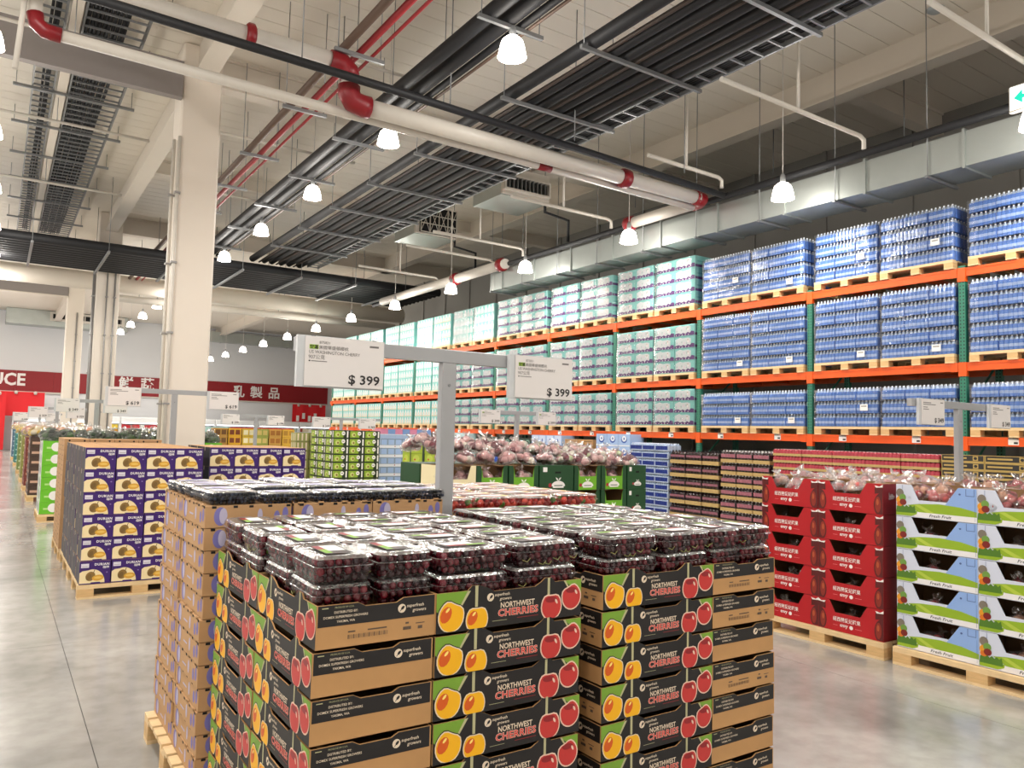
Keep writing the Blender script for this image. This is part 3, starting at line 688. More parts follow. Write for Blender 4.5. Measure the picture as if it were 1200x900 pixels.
BCASE = bottle_case(0.366, 0.208, 0.42, 6, 5, BLUEF, CLEARB, CAPW, label=(0.22, 0.42, BLUEL))
WRAP = film_mat('stretch_wrap', base=0.01, gain=0.6, rough=0.2, bump=0.9, bscale=3.0, white=0.0, stretch=(1.5, 1.5, 7))
def wrap_mesh(w, h, d):
    """stretch film round a load, puckered along its height"""
    b = MB(); rr = random.Random(int(w * 100 + h * 1000)); rings = []
    n = 10
    for k in range(n + 1):
        z = h * k / n; ring = []
        for (x0, y0, x1, y1, m_) in ((0, 0, w, 0, 7), (w, 0, w, d, 5), (w, d, 0, d, 3), (0, d, 0, 0, 5)):
            for q in range(m_):
                t = q / m_; e = 0.004 + rr.uniform(0, 0.012)
                x, y = x0 + (x1 - x0) * t, y0 + (y1 - y0) * t
                nx, ny = (y1 - y0), -(x1 - x0); L = math.hypot(nx, ny)
                ring.append((x + nx / L * e, y + ny / L * e, z))
        rings.append(ring)
    b.loft(rings, WRAP, smooth=True)
    return b.mesh('stretch_wrap')
_wr = {}
def wrap(w, h, d, label, loc, rz):
    k = (round(w, 2), round(h, 2), round(d, 2))
    if k not in _wr: _wr[k] = wrap_mesh(w, h, d)
    thing('stretch_wrap', _wr[k], label, 'plastic wrap', 'clear wrap round the pallet loads', loc, rz)
PNOTE = MB().box(0, 0.13, -0.004, 0, 0, 0.1, WHITE_PRINT)
PNOTE.rect(Fr((0, -0.0045, 0), (1, 0, 0), (0, 0, 1)), 0.02, 0.06, 0.11, 0.08, M('faint_print', '#9a9794')); PNOTE = PNOTE.mesh('paper_note')
for bay in range(NB):
    for half in (0, 1):          # 0 = nearer the viewer (right in the photo)
        ys = RY0 + bay * RP + 0.105 + half * 1.17
        if bay == 0 and half == 0: continue
        pn = bay * 2 + half       # counted from the right
        ytop = ys + 1.11          # local x=0 lies at the larger y
        blue = bay <= 2
        for (z0, z1, lv) in LV:
            zp = z1 + 0.001
            tag_p = '%s pallet from the right on the %s shelf' % (ORD[pn - 1], lv)
            thing('wooden_pallet', PAL, 'pale wooden pallet, ' + tag_p, 'pallet', 'pallets on the rack', (RX - 0.03, ytop, zp), LROT)
            zl = zp + 0.137
            if blue:
                n = {'top': 4, 'middle': 5, 'lower': 3}[lv]
                for r in range(n):
                    for c in range(3):
                        for dp in range(2 if c == 2 else 1):
                            jx, jy = R_.uniform(-0.004, 0.004), R_.uniform(-0.008, 0.008)
                            dpn = '' if dp == 0 else ', behind the front one'
                            thing('bottled_water_case', BCASE, 'blue case of bottles, %s row, column %s%s, %s' % (rowname(r, n), 'left middle right'.split()[c], ' behind' if dp else '', tag_p.replace(' from the right', '').replace('on the ', '').replace(' shelf', ' shelf')), 'bottle case', 'blue bottle cases on the rack', (RX + jy + dp * 0.425, ytop - c * 0.37 + jx, zl + r * 0.209), LROT)
                hh = n * 0.209 - 0.03
            else:
                purple = (bay <= 5) if lv == 'top' else (bay <= 6)
                n = {'top': 4, 'middle': 4, 'lower': 3}[lv]
                step = 0.243
                if lv == 'middle' and bay > 6 : me0 = TW
                elif purple: me0 = None
                else: me0 = TW2 if lv == 'lower' or bay % 2 else TW
                if lv == 'middle' and pn % 3 == 0: n = 4
                for r in range(n):
                    for c in range(2):
                        for dp in range(2 if (c == 1 and bay <= 6) else 1):
                            jx, jy = R_.uniform(-0.003, 0.003), R_.uniform(-0.006, 0.006)
                            me = me0 or TP[(r + c) % 2]
                            thing('purple_band_carton' if me0 is None else 'bottle_print_carton', me, '%s, %s row, %s%s, %s' % ('teal carton with purple band' if me0 is None else 'teal carton with white bottle pictures', rowname(r, n), ('left', 'right')[c], ' behind' if dp else '', tag_p.replace('pallet from the right on the ', 'pallet ')), 'carton', 'teal cartons with purple bands' if me0 is None else 'teal cartons with bottle pictures', (RX + jy + dp * 0.553, ytop - c * 0.556 + jx, zl + r * step), LROT)
                hh = n * step - 0.01
            if bay <= 6:
                wrap(1.125, hh, 1.1, 'clear stretch wrap round the load, ' + tag_p, (RX - 0.012, ytop + 0.008, zl + 0.005), LROT)
            if blue:
                r = R_.choice((0, 1)); thing('paper_note', PNOTE, 'white note on the blue load, ' + tag_p, 'note', 'pallet notes', (RX - 0.035, ytop - 0.75 - R_.uniform(0, 0.15), zl + r * 0.2 + 0.05), LROT)
# ================================================================== floor displays
GREENP = M('leaf_green_print', '#769f2f', 0.5); STEMP = M('stem_print', '#b9b58a', 0.5); YEL = M('yellow_cherry_print', '#f4b408', 0.45); ORB = M('orange_blush_print', '#d65a12', 0.45)
REDC = M('red_cherry_print', '#c3332f', 0.45); REDD = M('dark_red_print', '#8f1a20', 0.45); PALE = M('pale_outline_print', '#e9c9b4', 0.5); CREAMT = M('cream_text_print', '#e8d6bd', 0.5); REDT = M('red_text_print', '#d8362c', 0.5); REDO = M('red_outline_print', '#f7cfbd', 0.5)
BOXBLK = M('black_carton_print', '#1a1615', 0.55, var=0.12, scale=14)
def cherry_yellow(b, f, cx, cy, r, cut, tilt=0.0):
    b.cherry(f, cx, cy, r * 1.13, M('dark_outline_print', '#2a1c10', 0.5), 0.0012, cut, tilt=tilt); b.cherry(f, cx, cy, r * 1.06, CREAMT, 0.0016, cut, tilt=tilt)
    b.cherry(f, cx, cy, r * 0.98, YEL, 0.002, cut, tilt=tilt)
    b.ell(f, cx - r * 0.42, cy + r * 0.18, r * 0.42, r * 0.6, ORB, 0.0024, 12, rot=-0.5, ymax=cut); b.ell(f, cx - r * 0.3, cy + r * 0.5, r * 0.22, r * 0.1, M('yellow_light_print', '#ffe27a', 0.45), 0.0028, 8, rot=0.8, ymax=cut)
def cherry_red(b, f, cx, cy, r, cut, tilt=0.0):
    b.cherry(f, cx, cy, r * 1.12, PALE, 0.0012, cut, tilt=tilt); b.cherry(f, cx, cy, r, REDC, 0.0018, cut, tilt=tilt)
    b.ell(f, cx - r * 0.05, cy + r * 0.60, r * 0.62, r * 0.26, REDD, 0.0022, 12, ymax=cut); b.ell(f, cx + r * 0.5, cy + r * 0.4, r * 0.11, r * 0.24, PALE, 0.0026, 8, rot=0.5, ymax=cut)
def brand_mark(b, f, x, y, s_):
    """round leaf mark beside two short lines of script"""
    b.ell(f, x, y, s_, s_, CREAMT, 0.0012, 16); b.ell(f, x + s_ * 0.2, y + s_ * 0.12, s_ * 0.55, s_ * 0.32, BOXBLK, 0.0016, 10, rot=0.8); b.poly(f, [(x - s_ * 0.55, y - s_ * 0.6), (x - s_ * 0.4, y - s_ * 0.65), (x + s_ * 0.3, y + s_ * 0.25), (x + s_ * 0.15, y + s_ * 0.3)], BOXBLK, 0.0018)
    b.text(f, 'superfresh', x + s_ * 1.25, y + s_ * 0.12, s_ * 0.72, CREAMT, bold=0.012, shear=0.1); b.text(f, 'growers', x + s_ * 2.7, y - s_ * 0.95, s_ * 0.72, CREAMT, bold=0.012, shear=0.1)
CL, CW, CH = 0.608, 0.408, 0.14
def cherry_box(stamp):
    L, W, H = CL - 0.004, CW - 0.004, CH
    b = MB(); t = 0.005
    lo, hi, dip = H * 0.93, H * 1.045, H * 0.86
    prof = [(0, 0), (L, 0), (L, lo), (0.80 * L, lo), (0.775 * L, hi), (0.725 * L, hi), (0.70 * L, H * 0.96), (0.655 * L, dip), (0.37 * L, dip), (0.325 * L, H * 0.96), (0.275 * L, hi * 0.985), (0.225 * L, hi), (0.195 * L, lo), (0, lo)]
    def art(f):
        b.poly(f, [(0.0, 0.52 * H), (0.0, lo), (0.195 * L, lo), (0.13 * L, 0.45 * H), (0.05 * L, 0.35 * H)], GREENP, 0.0006)
        b.poly(f, [(0.215 * L, lo), (0.195 * L, lo), (0.12 * L, 0.4 * H), (0.13 * L, 0.4 * H)], STEMP, 0.0009)
        b.poly(f, [(0.245 * L, 0.4 * H), (0.262 * L, 0.4 * H), (0.262 * L, hi * 0.99), (0.243 * L, hi * 0.99)], STEMP, 0.0009)
        b.poly(f, [(0.94 * L, 0.7 * H), (L, 0.5 * H), (L, lo), (0.87 * L, lo)], GREENP, 0.0006)
        b.poly(f, [(0.745 * L, 0.4 * H), (0.762 * L, 0.4 * H), (0.762 * L, hi), (0.745 * L, hi)], STEMP, 0.0009); b.poly(f, [(0.92 * L, 0.6 * H), (0.93 * L, 0.6 * H), (0.88 * L, lo), (0.865 * L, lo)], STEMP, 0.0009)
        cut = (0.02 * H, 0.97 * H)
        cherry_yellow(b, f, 0.092 * L, 0.36 * H, 0.335 * H, cut, -0.4); cherry_yellow(b, f, 0.258 * L, 0.22 * H, 0.30 * H, cut)
        cherry_red(b, f, 0.775 * L, 0.31 * H, 0.30 * H, cut); cherry_red(b, f, 0.925 * L, 0.50 * H, 0.29 * H, cut, 0.4)
        brand_mark(b, f, 0.345 * L, 0.72 * H, 0.10 * H)
        b.text(f, 'NORTHWEST', 0.415 * L, 0.435 * H, 0.13 * H, CREAMT, bold=0.02, width=0.235 * L)
        b.text(f, 'CHERRIES', 0.40 * L, 0.235 * H, 0.165 * H, REDO, 0.0015, bold=0.05, width=0.275 * L, space=1.1); b.text(f, 'CHERRIES', 0.40 * L, 0.235 * H, 0.165 * H, REDT, 0.0021, bold=0.012, width=0.275 * L, space=1.1)
        b.rect(f, 0.53 * L, 0.14 * H, 0.68 * L, 0.155 * H, REDD, 0.001); b.rect(f, 0.36 * L, 0.13 * H, 0.46 * L, 0.14 * H, STEMP, 0.001)
    ff = front(y=0); b.slab(ff, prof, t, BOXBLK, KRAFT, KRAFT_IN); art(ff)
    fb = Fr((L, W, 0), (-1, 0, 0), (0, 0, 1)); b.slab(fb, prof, t, BOXBLK, KRAFT, KRAFT_IN); art(fb)
    ep = [(0, 0), (W, 0), (W, lo), (0.70 * W, lo), (0.64 * W, 0.84 * H), (0.38 * W, 0.84 * H), (0.32 * W, lo), (0, lo)]
    for f in (Fr((0, W - t, 0), (0, -1, 0), (0, 0, 1)), Fr((L, t, 0), (0, 1, 0), (0, 0, 1))):
        e = [(min(max(x, 0), W - 2 * t), y) for x, y in ep]
        b.slab(f, e, t, KRAFT, KRAFT, KRAFT_IN)
        Wm = W - 2 * t
        b.poly(f, [(0, 0.47 * H), (Wm, 0.47 * H), (Wm, lo - 0.001), (0.70 * W, lo - 0.001), (0.64 * W, 0.84 * H - 0.001), (0.38 * W, 0.84 * H - 0.001), (0.32 * W, lo - 0.001), (0, lo - 0.001)], BOXBLK, 0.0006)
        brand_mark(b, f, 0.685 * W, 0.69 * H, 0.10 * H)
        for q, (tx, ty, th) in enumerate([('DISTRIBUTED BY:', 0.74, 0.05), ('DOMEX SUPERFRESH GROWERS', 0.64, 0.05), ('YAKIMA, WA', 0.54, 0.05)]): b.text(f, tx, 0.22 * W, ty * H, th * H, CREAMT, anchor='c', bold=0.01)
        b.rect(f, 0.03 * W, 0.855 * H, 0.08 * W, 0.875 * H, STEMP, 0.001); b.text(f, 'PRODUCE OF U.S.A.', 0.13 * W, 0.85 * H, 0.035 * H, STEMP)
        if stamp:
            INK = M('stamp_ink', '#5b4a3c', 0.7)
            for q in range(24): b.rect(f, (0.24 + q * 0.014) * W, 0.16 * H, (0.24 + q * 0.014 + (0.004 + 0.004 * (q % 3 == 0))) * W, 0.25 * H, INK, 0.0008)
            b.rect(f, 0.24 * W, 0.30 * H, 0.30 * W, 0.33 * H, INK, 0.0008); b.rect(f, 0.40 * W, 0.30 * H, 0.56 * W, 0.33 * H, INK, 0.0008); b.rect(f, 0.70 * W, 0.2 * H, 0.77 * W, 0.27 * H, INK, 0.0008); b.rect(f, 0.72 * W, 0.33 * H, 0.75 * W, 0.37 * H, INK, 0.0008)
            b.rect(f, 0.81 * W, 0.31 * H, 0.89 * W, 0.33 * H, INK, 0.0008); b.rect(f, 0.83 * W, 0.19 * H, 0.87 * W, 0.26 * H, INK, 0.0008)
    b.face([(t, t, 0.004), (L - t, t, 0.004), (L - t, W - t, 0.004), (t, W - t, 0.004)], KRAFT_IN)
    return b.mesh('cherry_box')
CB = [cherry_box(False), cherry_box(True)]
# ---- clamshells
CLEAR = film_mat('clear_clamshell', base=0.0, gain=0.6, rough=0.07, bump=0.1, bscale=20)
LIDM = film_mat('clear_clamshell_lid', base=0.2, gain=2.8, rough=0.16, bump=0.45, bscale=20, white=0.05)
def rrect(w, d, z, rad, rib=0.0, cx=0.0, cy=0.0, n=9, m_=6):
    pts = []
    hw, hd = w / 2, d / 2
    def edge(x0, y0, x1, y1, k, nx, ny):
        for q in range(k):
            t = q / k; o_ = rib if q % 2 else 0
            pts.append((cx + x0 + (x1 - x0) * t - nx * o_, cy + y0 + (y1 - y0) * t - ny * o_, z))
    edge(-hw + rad, -hd, hw - rad, -hd, n, 0, -1); pts.append((cx + hw - rad, cy - hd, z)); pts.append((cx + hw - rad * 0.3, cy - hd + rad * 0.3, z))
    edge(hw, -hd + rad, hw, hd - rad, m_, 1, 0); pts.append((cx + hw, cy + hd - rad, z)); pts.append((cx + hw - rad * 0.3, cy + hd - rad * 0.3, z))
    edge(hw - rad, hd, -hw + rad, hd, n, 0, 1); pts.append((cx - hw + rad, cy + hd, z)); pts.append((cx - hw + rad * 0.3, cy + hd - rad * 0.3, z))
    edge(-hw, hd - rad, -hw, -hd + rad, m_, -1, 0); pts.append((cx - hw, cy - hd + rad, z)); pts.append((cx - hw + rad * 0.3, cy - hd + rad * 0.3, z))
    return pts
class Clam:
    def __init__(s, w, d, h, fruit, r, lab, n_lab):
        t = MB(); t.loft([rrect(w * 0.84, d * 0.86, 0, 0.02), rrect(w * 0.95, d * 0.96, h * 0.55, 0.022, 0.004), rrect(w * 0.96, d * 0.97, h * 0.56, 0.022), rrect(w, d, h * 0.56, 0.024), rrect(w, d, h * 0.60, 0.024)], CLEAR, True)
        s.tray = t.mesh('clam_tray')
        l = MB(); l.loft([rrect(w, d, h * 0.605, 0.024), rrect(w * 0.96, d * 0.97, h * 0.62, 0.024)], LIDM)
        l.loft([rrect(w * 0.96, d * 0.97, h * 0.62, 0.024), rrect(w * 0.93, d * 0.95, h * 0.86, 0.022, 0.004)], CLEAR)
        l.loft([rrect(w * 0.93, d * 0.95, h * 0.86, 0.022), rrect(w * 0.86, d * 0.9, h * 0.96, 0.02), rrect(w * 0.8, d * 0.85, h * 0.97, 0.02), rrect(w * 0.76, d * 0.82, h * 0.93, 0.02)], LIDM, False, True)
        s.lid = l.mesh('clam_lid')
        s.fruit = []
        for v in range(2):
            rr = random.Random(v + int(w * 1000)); b = MB()
            for lvl in range(3):
                z = r * 1.15 + lvl * (h * 0.88 - 2.3 * r) / 2
                e_ = (0.84, 0.93, 0.87)[lvl]; ww, dd = w * e_ - 2.4 * r, d * (e_ + 0.01) - 2.4 * r
                nx, ny = max(3, int(ww / (1.9 * r))), max(3, int(dd / (1.9 * r)))
                for i in range(nx + 1):
                    for j in range(ny + 1):
                        if lvl < 2 and 0 < i < nx and 0 < j < ny: continue
                        b.sphere((-ww / 2 + ww * i / nx + rr.uniform(-0.15, 0.15) * r, -dd / 2 + dd * j / ny + rr.uniform(-0.15, 0.15) * r, z + rr.uniform(-0.25, 0.1) * r), r * rr.uniform(0.9, 1.08), rr.choice(fruit), 7, 5)
            if n_lab == 'cherry':
                for q in range(5):
                    x, y = rr.uniform(-0.4, 0.4) * w, -d * 0.46; z = h * rr.uniform(0.1, 0.5)
                    b.tube([(x, y, z), (x + 0.02, y - 0.002, z - 0.008), (x + 0.035, y, z + 0.004)], 0.0012, M('cherry_stem', '#8f8a4a', 0.6), 4)
            s.fruit.append(b.mesh('fruit_fill'))
        f = topf(h * 0.975); b = MB()
        lab(b, f, w, d); s.label = b.mesh('lid_label'); s.h = h
    def put(s, name, label, group, cat, loc, rz, v=0, part_name='cherries'):
        o = thing(name, s.tray, label, cat, group, loc, rz)
        part('lid', s.lid, o, label='clear lid'); part(part_name, s.fruit[v % 2], o, kind='stuff'); part('label_sticker', s.label, o)
        return o
def lab_cherry(b, f, w, d):
    b.rect(f, -0.30 * w, -0.22 * d, 0.30 * w, 0.24 * d, M('dark_label_print', '#3a2a28', 0.4), 0.0004); b.rect(f, -0.12 * w, -0.18 * d, 0.26 * w, 0.10 * d, WHITE_PRINT, 0.0012); b.rect(f, -0.26 * w, 0.10 * d, 0.0, 0.22 * d, M('label_green_print', '#7fae3c', 0.5), 0.001); b.rect(f, 0.0, 0.10 * d, 0.26 * w, 0.22 * d, REDD, 0.001)
CHD = [M('dark_cherry', '#4a0c16', 0.16, coat=0.4), M('darker_cherry', '#340a12', 0.16, coat=0.4), M('red_cherry', '#6a1220', 0.16, coat=0.4)]
CLAM_C = Clam(0.294, 0.196, 0.088, CHD, 0.0135, lab_cherry, 'cherry')
def lab_blue(b, f, w, d): b.rect(f, -0.3 * w, -0.28 * d, 0.3 * w, 0.28 * d, M('lilac_label_print', '#c9c6da', 0.35), 0.0004); b.rect(f, -0.15 * w, -0.1 * d, 0.15 * w, 0.1 * d, M('violet_label_print', '#6a62b0', 0.4), 0.001)
BLB = [M('blueberry', '#1d2233', 0.35), M('blueberry_dark', '#10131c', 0.3), M('blueberry_bloom', '#3a4258', 0.5)]
CLAM_B = Clam(0.235, 0.19, 0.06, BLB, 0.0085, lab_blue, 'blue')
def lab_straw(b, f, w, d): b.rect(f, -0.36 * w, -0.3 * d, 0.36 * w, 0.3 * d, M('pale_red_label_print', '#dcaaa2', 0.35), 0.0004); b.rect(f, -0.2 * w, -0.12 * d, 0.2 * w, 0.12 * d, WHITE_PRINT, 0.001); b.rect(f, 0.2 * w, -0.2 * d, 0.33 * w, 0.1 * d, M('yellow_label_print', '#e6c344', 0.4), 0.001)
STR = [M('strawberry', '#c22a22', 0.3), M('strawberry_dark', '#941a18', 0.3), M('strawberry_light', '#d9503c', 0.35), M('strawberry_leaf', '#5c7a34', 0.6)]
CLAM_S = Clam(0.29, 0.19, 0.085, STR[:3] + STR[:3] + [STR[3]], 0.019, lab_straw, 'straw')

# ---- cherry pallets
PZ = 0.15
def cherry_pallet(x0, y0, flip, where, lean):
    w, d = CL + CW, 1.22
    near_pallet('wooden pallet under the %s cherry boxes' % where, (x0 - 0.01, y0 - 0.01, 0), w + 0.02, d + 0.02, 0, PZ - 0.002)
    slots = []
    xs_, xl = (x0, x0 + CW) if not flip else (x0 + CL, x0)
    for k in range(2): slots.append(('side', xs_, y0 + k * 0.611, LROT, 'front' if k == 0 else 'back'))
    for k in range(3): slots.append(('face', xl, y0 + k * (CW - 0.001), 0, ('front', 'middle', 'back')[k]))
    for kind, x, y, rz, pos in slots:
        if flip and kind == 'side' and pos == 'back': pass
        for r in range(7):
            if pos == 'middle' and r < 5: continue
            jx, jy, ja = R_.uniform(-0.003, 0.003), R_.uniform(-0.003, 0.003), R_.uniform(-0.006, 0.006)
            lx, ly = x + jx + lean * r, y + jy
            me = CB[1 if R_.random() < 0.4 else 0]
            if kind == 'side': loc = (lx, ly + CL, PZ + r * CH)
            else: loc = (lx, ly, PZ + r * CH)
            nm = 'turned to show its kraft end' if kind == 'side' else 'showing its printed cherry front'
            thing('cherry_box', me, 'black cherry box %s, %s %s, %s stack' % (nm, rowname(r, 7), pos, where), 'box', 'black printed cherry boxes', loc, rz + ja)
        # clamshells: four to a box, two layers
        zt = PZ + 7 * CH
        bw, bd = (CL, CW) if kind == 'face' else (CW, CL)
        for layer in range(2):
            for i in range(2):
                for j in range(2):
                    if kind == 'face': cx, cy, a = x + bw * (0.25 + 0.5 * i), y + bd * (0.25 + 0.5 * j), 0.0
                    else: cx, cy, a = x + bw * (0.25 + 0.5 * i), y + bd * (0.25 + 0.5 * j), PI / 2
                    if layer == 0 and not (cy < y0 + 0.35 or cx < x0 + 0.2 or cx > x0 + w - 0.2): continue
                    a += R_.uniform(-0.05, 0.05) + (PI if R_.random() < 0.5 else 0)
                    z = zt - 0.042 + layer * 0.087 + R_.uniform(0, 0.004)
                    CLAM_C.put('cherry_clamshell', 'clear clamshell of dark cherries, %s layer, %s %s of the %s %s box, %s stack' % (('lower', 'upper')[layer], ('near', 'far')[j], ('left', 'right')[i], pos, 'end-on' if kind == 'side' else 'front-on', where), 'cherry clamshells', 'clamshell', (cx + R_.uniform(-0.006, 0.006) + lean * 7, cy + R_.uniform(-0.006, 0.006), z), a, R_.randrange(2))
cherry_pallet(0.825, 2.27, False, 'left', 0.0)
cherry_pallet(1.955, 2.28, True, 'right', 0.0)

# ---- blueberry pallet (kraft boxes with violet ovals)
VIO = M('violet_print', '#7a74b4', 0.6); VIOL = M('pale_violet_print', '#bdb6cf', 0.6); KRAFT2 = M('kraft_box_pale', '#bd9468', 0.75, var=0.1, scale=7)
def blueberry_box(w=0.5, d=0.38, h=0.097):
    b = MB(); b.box(0.002, w - 0.002, 0, d - 0.003, 0, h * 0.97, KRAFT2)
    for f, L in ((front(), w), (leftf(d - 0.003, 0.002), d), (rightf(w - 0.002), d)):
        b.ell(f, 0.17 * L, 0.5 * h, 0.075 * L, 0.42 * h, VIO, 0.0006); b.ell(f, 0.20 * L, 0.52 * h, 0.045 * L, 0.36 * h, VIOL, 0.001); b.ell(f, 0.82 * L, 0.42 * h, 0.035 * L, 0.27 * h, VIO, 0.0006); b.ell(f, 0.92 * L, 0.55 * h, 0.035 * L, 0.3 * h, VIO, 0.0006); b.ell(f, 0.62 * L, 0.5 * h, 0.03 * L, 0.3 * h, VIOL, 0.0006); b.rect(f, 0.36 * L, 0.36 * h, 0.52 * L, 0.44 * h, VIOL, 0.0008)
        for x in (0.1, 0.34, 0.52, 0.74, 0.96): b.rect(f, (x - 0.03) * L, 0.86 * h, (x + 0.02) * L, h * 0.97, DARK, 0.0006)
    for x in (0.05, 0.3, 0.6, 0.86): b.box(x * w, (x + 0.07) * w, 0.0, 0.004, h * 0.9, h * 1.05, KRAFT2); b.box(0.002, 0.006, x * d, (x + 0.09) * d, h * 0.9, h * 1.05, KRAFT2)
    return b.mesh('blueberry_box')
BB = blueberry_box()
near_pallet('wooden pallet under the kraft blueberry boxes', (0.74, 3.53, 0), 1.22, 1.02, 0, 0.135)
bx, by = 0.78, 3.55
for r in range(12):
    for c in range(2):                 # left face: two boxes deep, fronts facing left
        thing('blueberry_box', BB, 'kraft box with violet ovals, %s row, %s stack facing the left aisle' % (rowname(r, 12), ('nearer', 'farther')[c]), 'box', 'kraft blueberry boxes', (bx + R_.uniform(-0.006, 0.006), by + 0.495 + c * 0.5, 0.137 + r * 0.0975), LROT)
BBF = blueberry_box(0.39, 0.38)
for r in range(12):
    for c in range(2): thing('blueberry_box', BBF, 'kraft box with violet ovals, %s row, %s stack facing the cherry boxes' % (rowname(r, 12), ('left', 'right')[c]), 'box', 'kraft blueberry boxes', (bx + 0.385 + c * 0.392, by, 0.137 + r * 0.0975), 0)
for c in range(2):
    for k in range(1, 3): thing('blueberry_box', BBF, 'kraft box with violet ovals in the top layer, %s, %s' % (('left', 'right')[c], ('middle', 'back')[k - 1]), 'box', 'kraft blueberry boxes', (bx + 0.385 + c * 0.392, by + k * 0.385 - (0.07 if k == 2 else 0), 0.137 + 11 * 0.0975), 0)
zt = 0.137 + 12 * 0.0975
for i in range(5):
    for j in range(5):
        if i == 4 and j == 4: continue
        CLAM_B.put('blueberry_clamshell', 'clear clamshell of blueberries, %s column from left, %s row from the cherries' % (ORD[i], ORD[j]), 'blueberry clamshells', 'clamshell', (bx + 0.12 + i * 0.24, by + 0.1 + j * 0.2 + R_.uniform(-0.01, 0.01), zt - 0.012 + R_.uniform(0, 0.02)), R_.uniform(-0.08, 0.08), i + j, 'blueberries')
# ---- strawberry pallet
SB = MB(); SB.box(0.002, 0.596, 0, 0.39, 0, 0.115, KRAFT)
f = front(); SB.text(f, "Driscoll's", 0.05, 0.04, 0.045, M('olive_print', '#6d6a2c', 0.6), bold=0.01); SB.ell(f, 0.35, 0.105, 0.03, 0.03, M('berry_red_print', '#b23a30', 0.5), 0.0006, ymax=(0, 0.114)); 
for x in (0.08, 0.3, 0.5): SB.box(x, x + 0.06, 0, 0.005, 0.11, 0.125, KRAFT)
SB = SB.mesh('strawberry_box')
near_pallet('wooden pallet under the strawberry boxes', (1.98, 3.74, 0), 1.22, 1.22, 0, 0.135)
for r in range(9):
    for c in range(2):
        thing('strawberry_box', SB, 'kraft strawberry box, %s row, %s stack behind the cherries' % (rowname(r, 9), ('left', 'right')[c]), 'box', 'kraft strawberry boxes', (1.99 + c * 0.6, 3.75, 0.137 + r * 0.119), 0)
for j in range(1, 3):
    for c in range(2): thing('strawberry_box', SB, 'kraft strawberry box in the top layer, %s, %s' % (('left', 'right')[c], ('middle', 'back')[j - 1]), 'box', 'kraft strawberry boxes', (1.99 + c * 0.6, 3.75 + j * 0.4, 0.137 + 8 * 0.119), 0)
zt = 0.137 + 9 * 0.119
for i in range(4):
    for j in range(6):
        CLAM_S.put('strawberry_clamshell', 'clear clamshell of strawberries, %s column from left, %s row from the cherries' % (ORD[i], ORD[j]), 'strawberry clamshells', 'clamshell', (2.14 + i * 0.3, 3.86 + j * 0.2, zt - 0.01 + R_.uniform(0, 0.008)), R_.uniform(-0.04, 0.04), i + j, 'strawberries')

# ---- durian cartons
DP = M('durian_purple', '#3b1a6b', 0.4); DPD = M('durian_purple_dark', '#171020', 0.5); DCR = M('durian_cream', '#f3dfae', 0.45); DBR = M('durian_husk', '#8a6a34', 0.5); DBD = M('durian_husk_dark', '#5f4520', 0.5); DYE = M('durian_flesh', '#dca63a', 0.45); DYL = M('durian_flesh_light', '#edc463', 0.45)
def durian_box(w=0.265, h=0.2145, d=0.385):
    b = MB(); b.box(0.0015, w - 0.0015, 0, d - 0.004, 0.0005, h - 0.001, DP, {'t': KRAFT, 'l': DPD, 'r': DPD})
    f = front()
    b.ell(f, 0.42 * w, 0.04 * h, 0.40 * w, 0.60 * h, DCR, 0.0006, 20, 0, PI); b.rect(f, 0.012 * w, 0.04 * h, 0.82 * w, 0.06 * h, DCR, 0.0006); b.poly(f, [(0.012 * w, 0.04 * h), (0.4 * w, 0.04 * h), (0.4 * w, 0.62 * h), (0.1 * w, 0.58 * h), (0.012 * w, 0.5 * h)], DCR, 0.0008)
    b.rect(f, 0.38 * w, 0.0, 0.68 * w, 0.075 * h, DP, 0.0012)
    b.ell(f, 0.36 * w, 0.34 * h, 0.15 * w, 0.21 * h, DBR, 0.0012, 16, rot=-0.5); b.ell(f, 0.31 * w, 0.31 * h, 0.075 * w, 0.15 * h, M('durian_husk_mid', '#75592b', 0.5), 0.0016, 12, rot=-0.5); b.poly(f, [(0.44 * w, 0.48 * h), (0.46 * w, 0.47 * h), (0.50 * w, 0.62 * h), (0.48 * w, 0.62 * h)], DBD, 0.0012)
    b.ell(f, 0.60 * w, 0.26 * h, 0.19 * w, 0.13 * h, DYE, 0.002, 14, rot=0.08); b.ell(f, 0.60 * w, 0.27 * h, 0.13 * w, 0.05 * h, DYL, 0.0026, 10)
    b.rect(f, 0.05 * w, 0.72 * h, 0.30 * w, 0.90 * h, M('label_grey_white', '#dcd8e2', 0.5), 0.0008); b.rect(f, 0.08 * w, 0.77 * h, 0.27 * w, 0.79 * h, M('faint_print', '#9a9794'), 0.0012)
    b.text(f, 'DURIAN', 0.48 * w, 0.80 * h, 0.10 * h, WHITE_PRINT, bold=0.03, width=0.46 * w, space=1.15); b.text(f, '榴槤', 0.74 * w, 0.665 * h, 0.085 * h, WHITE_PRINT, bold=0.015, width=0.20 * w)
    b.ell(f, 0.88 * w, 0.48 * h, 0.03 * w, 0.03 * h, M('lilac_mark', '#8a78b0', 0.5), 0.0008, 6)
    for x0 in (0.001,):
        lf = leftf(d - 0.004, 0.0015); b.rect(lf, 0.0, 0, 0.012, h * 0.99, KRAFT, 0.0006); b.rect(lf, d - 0.03, 0, d - 0.018, h * 0.99, M('lilac_edge', '#8f86a2', 0.5), 0.0006); b.rect(lf, 0.1, 0.8 * h, 0.125, 0.99 * h, CREAMT, 0.0008)
    return b.mesh('durian_carton')
DU = durian_box()
near_pallet('wooden pallet under the nearest durian cartons', (0.715, 8.35, 0), 1.08, 1.2, 0, 0.135)
near_pallet('second wooden pallet behind it under the durian cartons', (0.715, 9.58, 0), 1.08, 1.2, 0, 0.135)
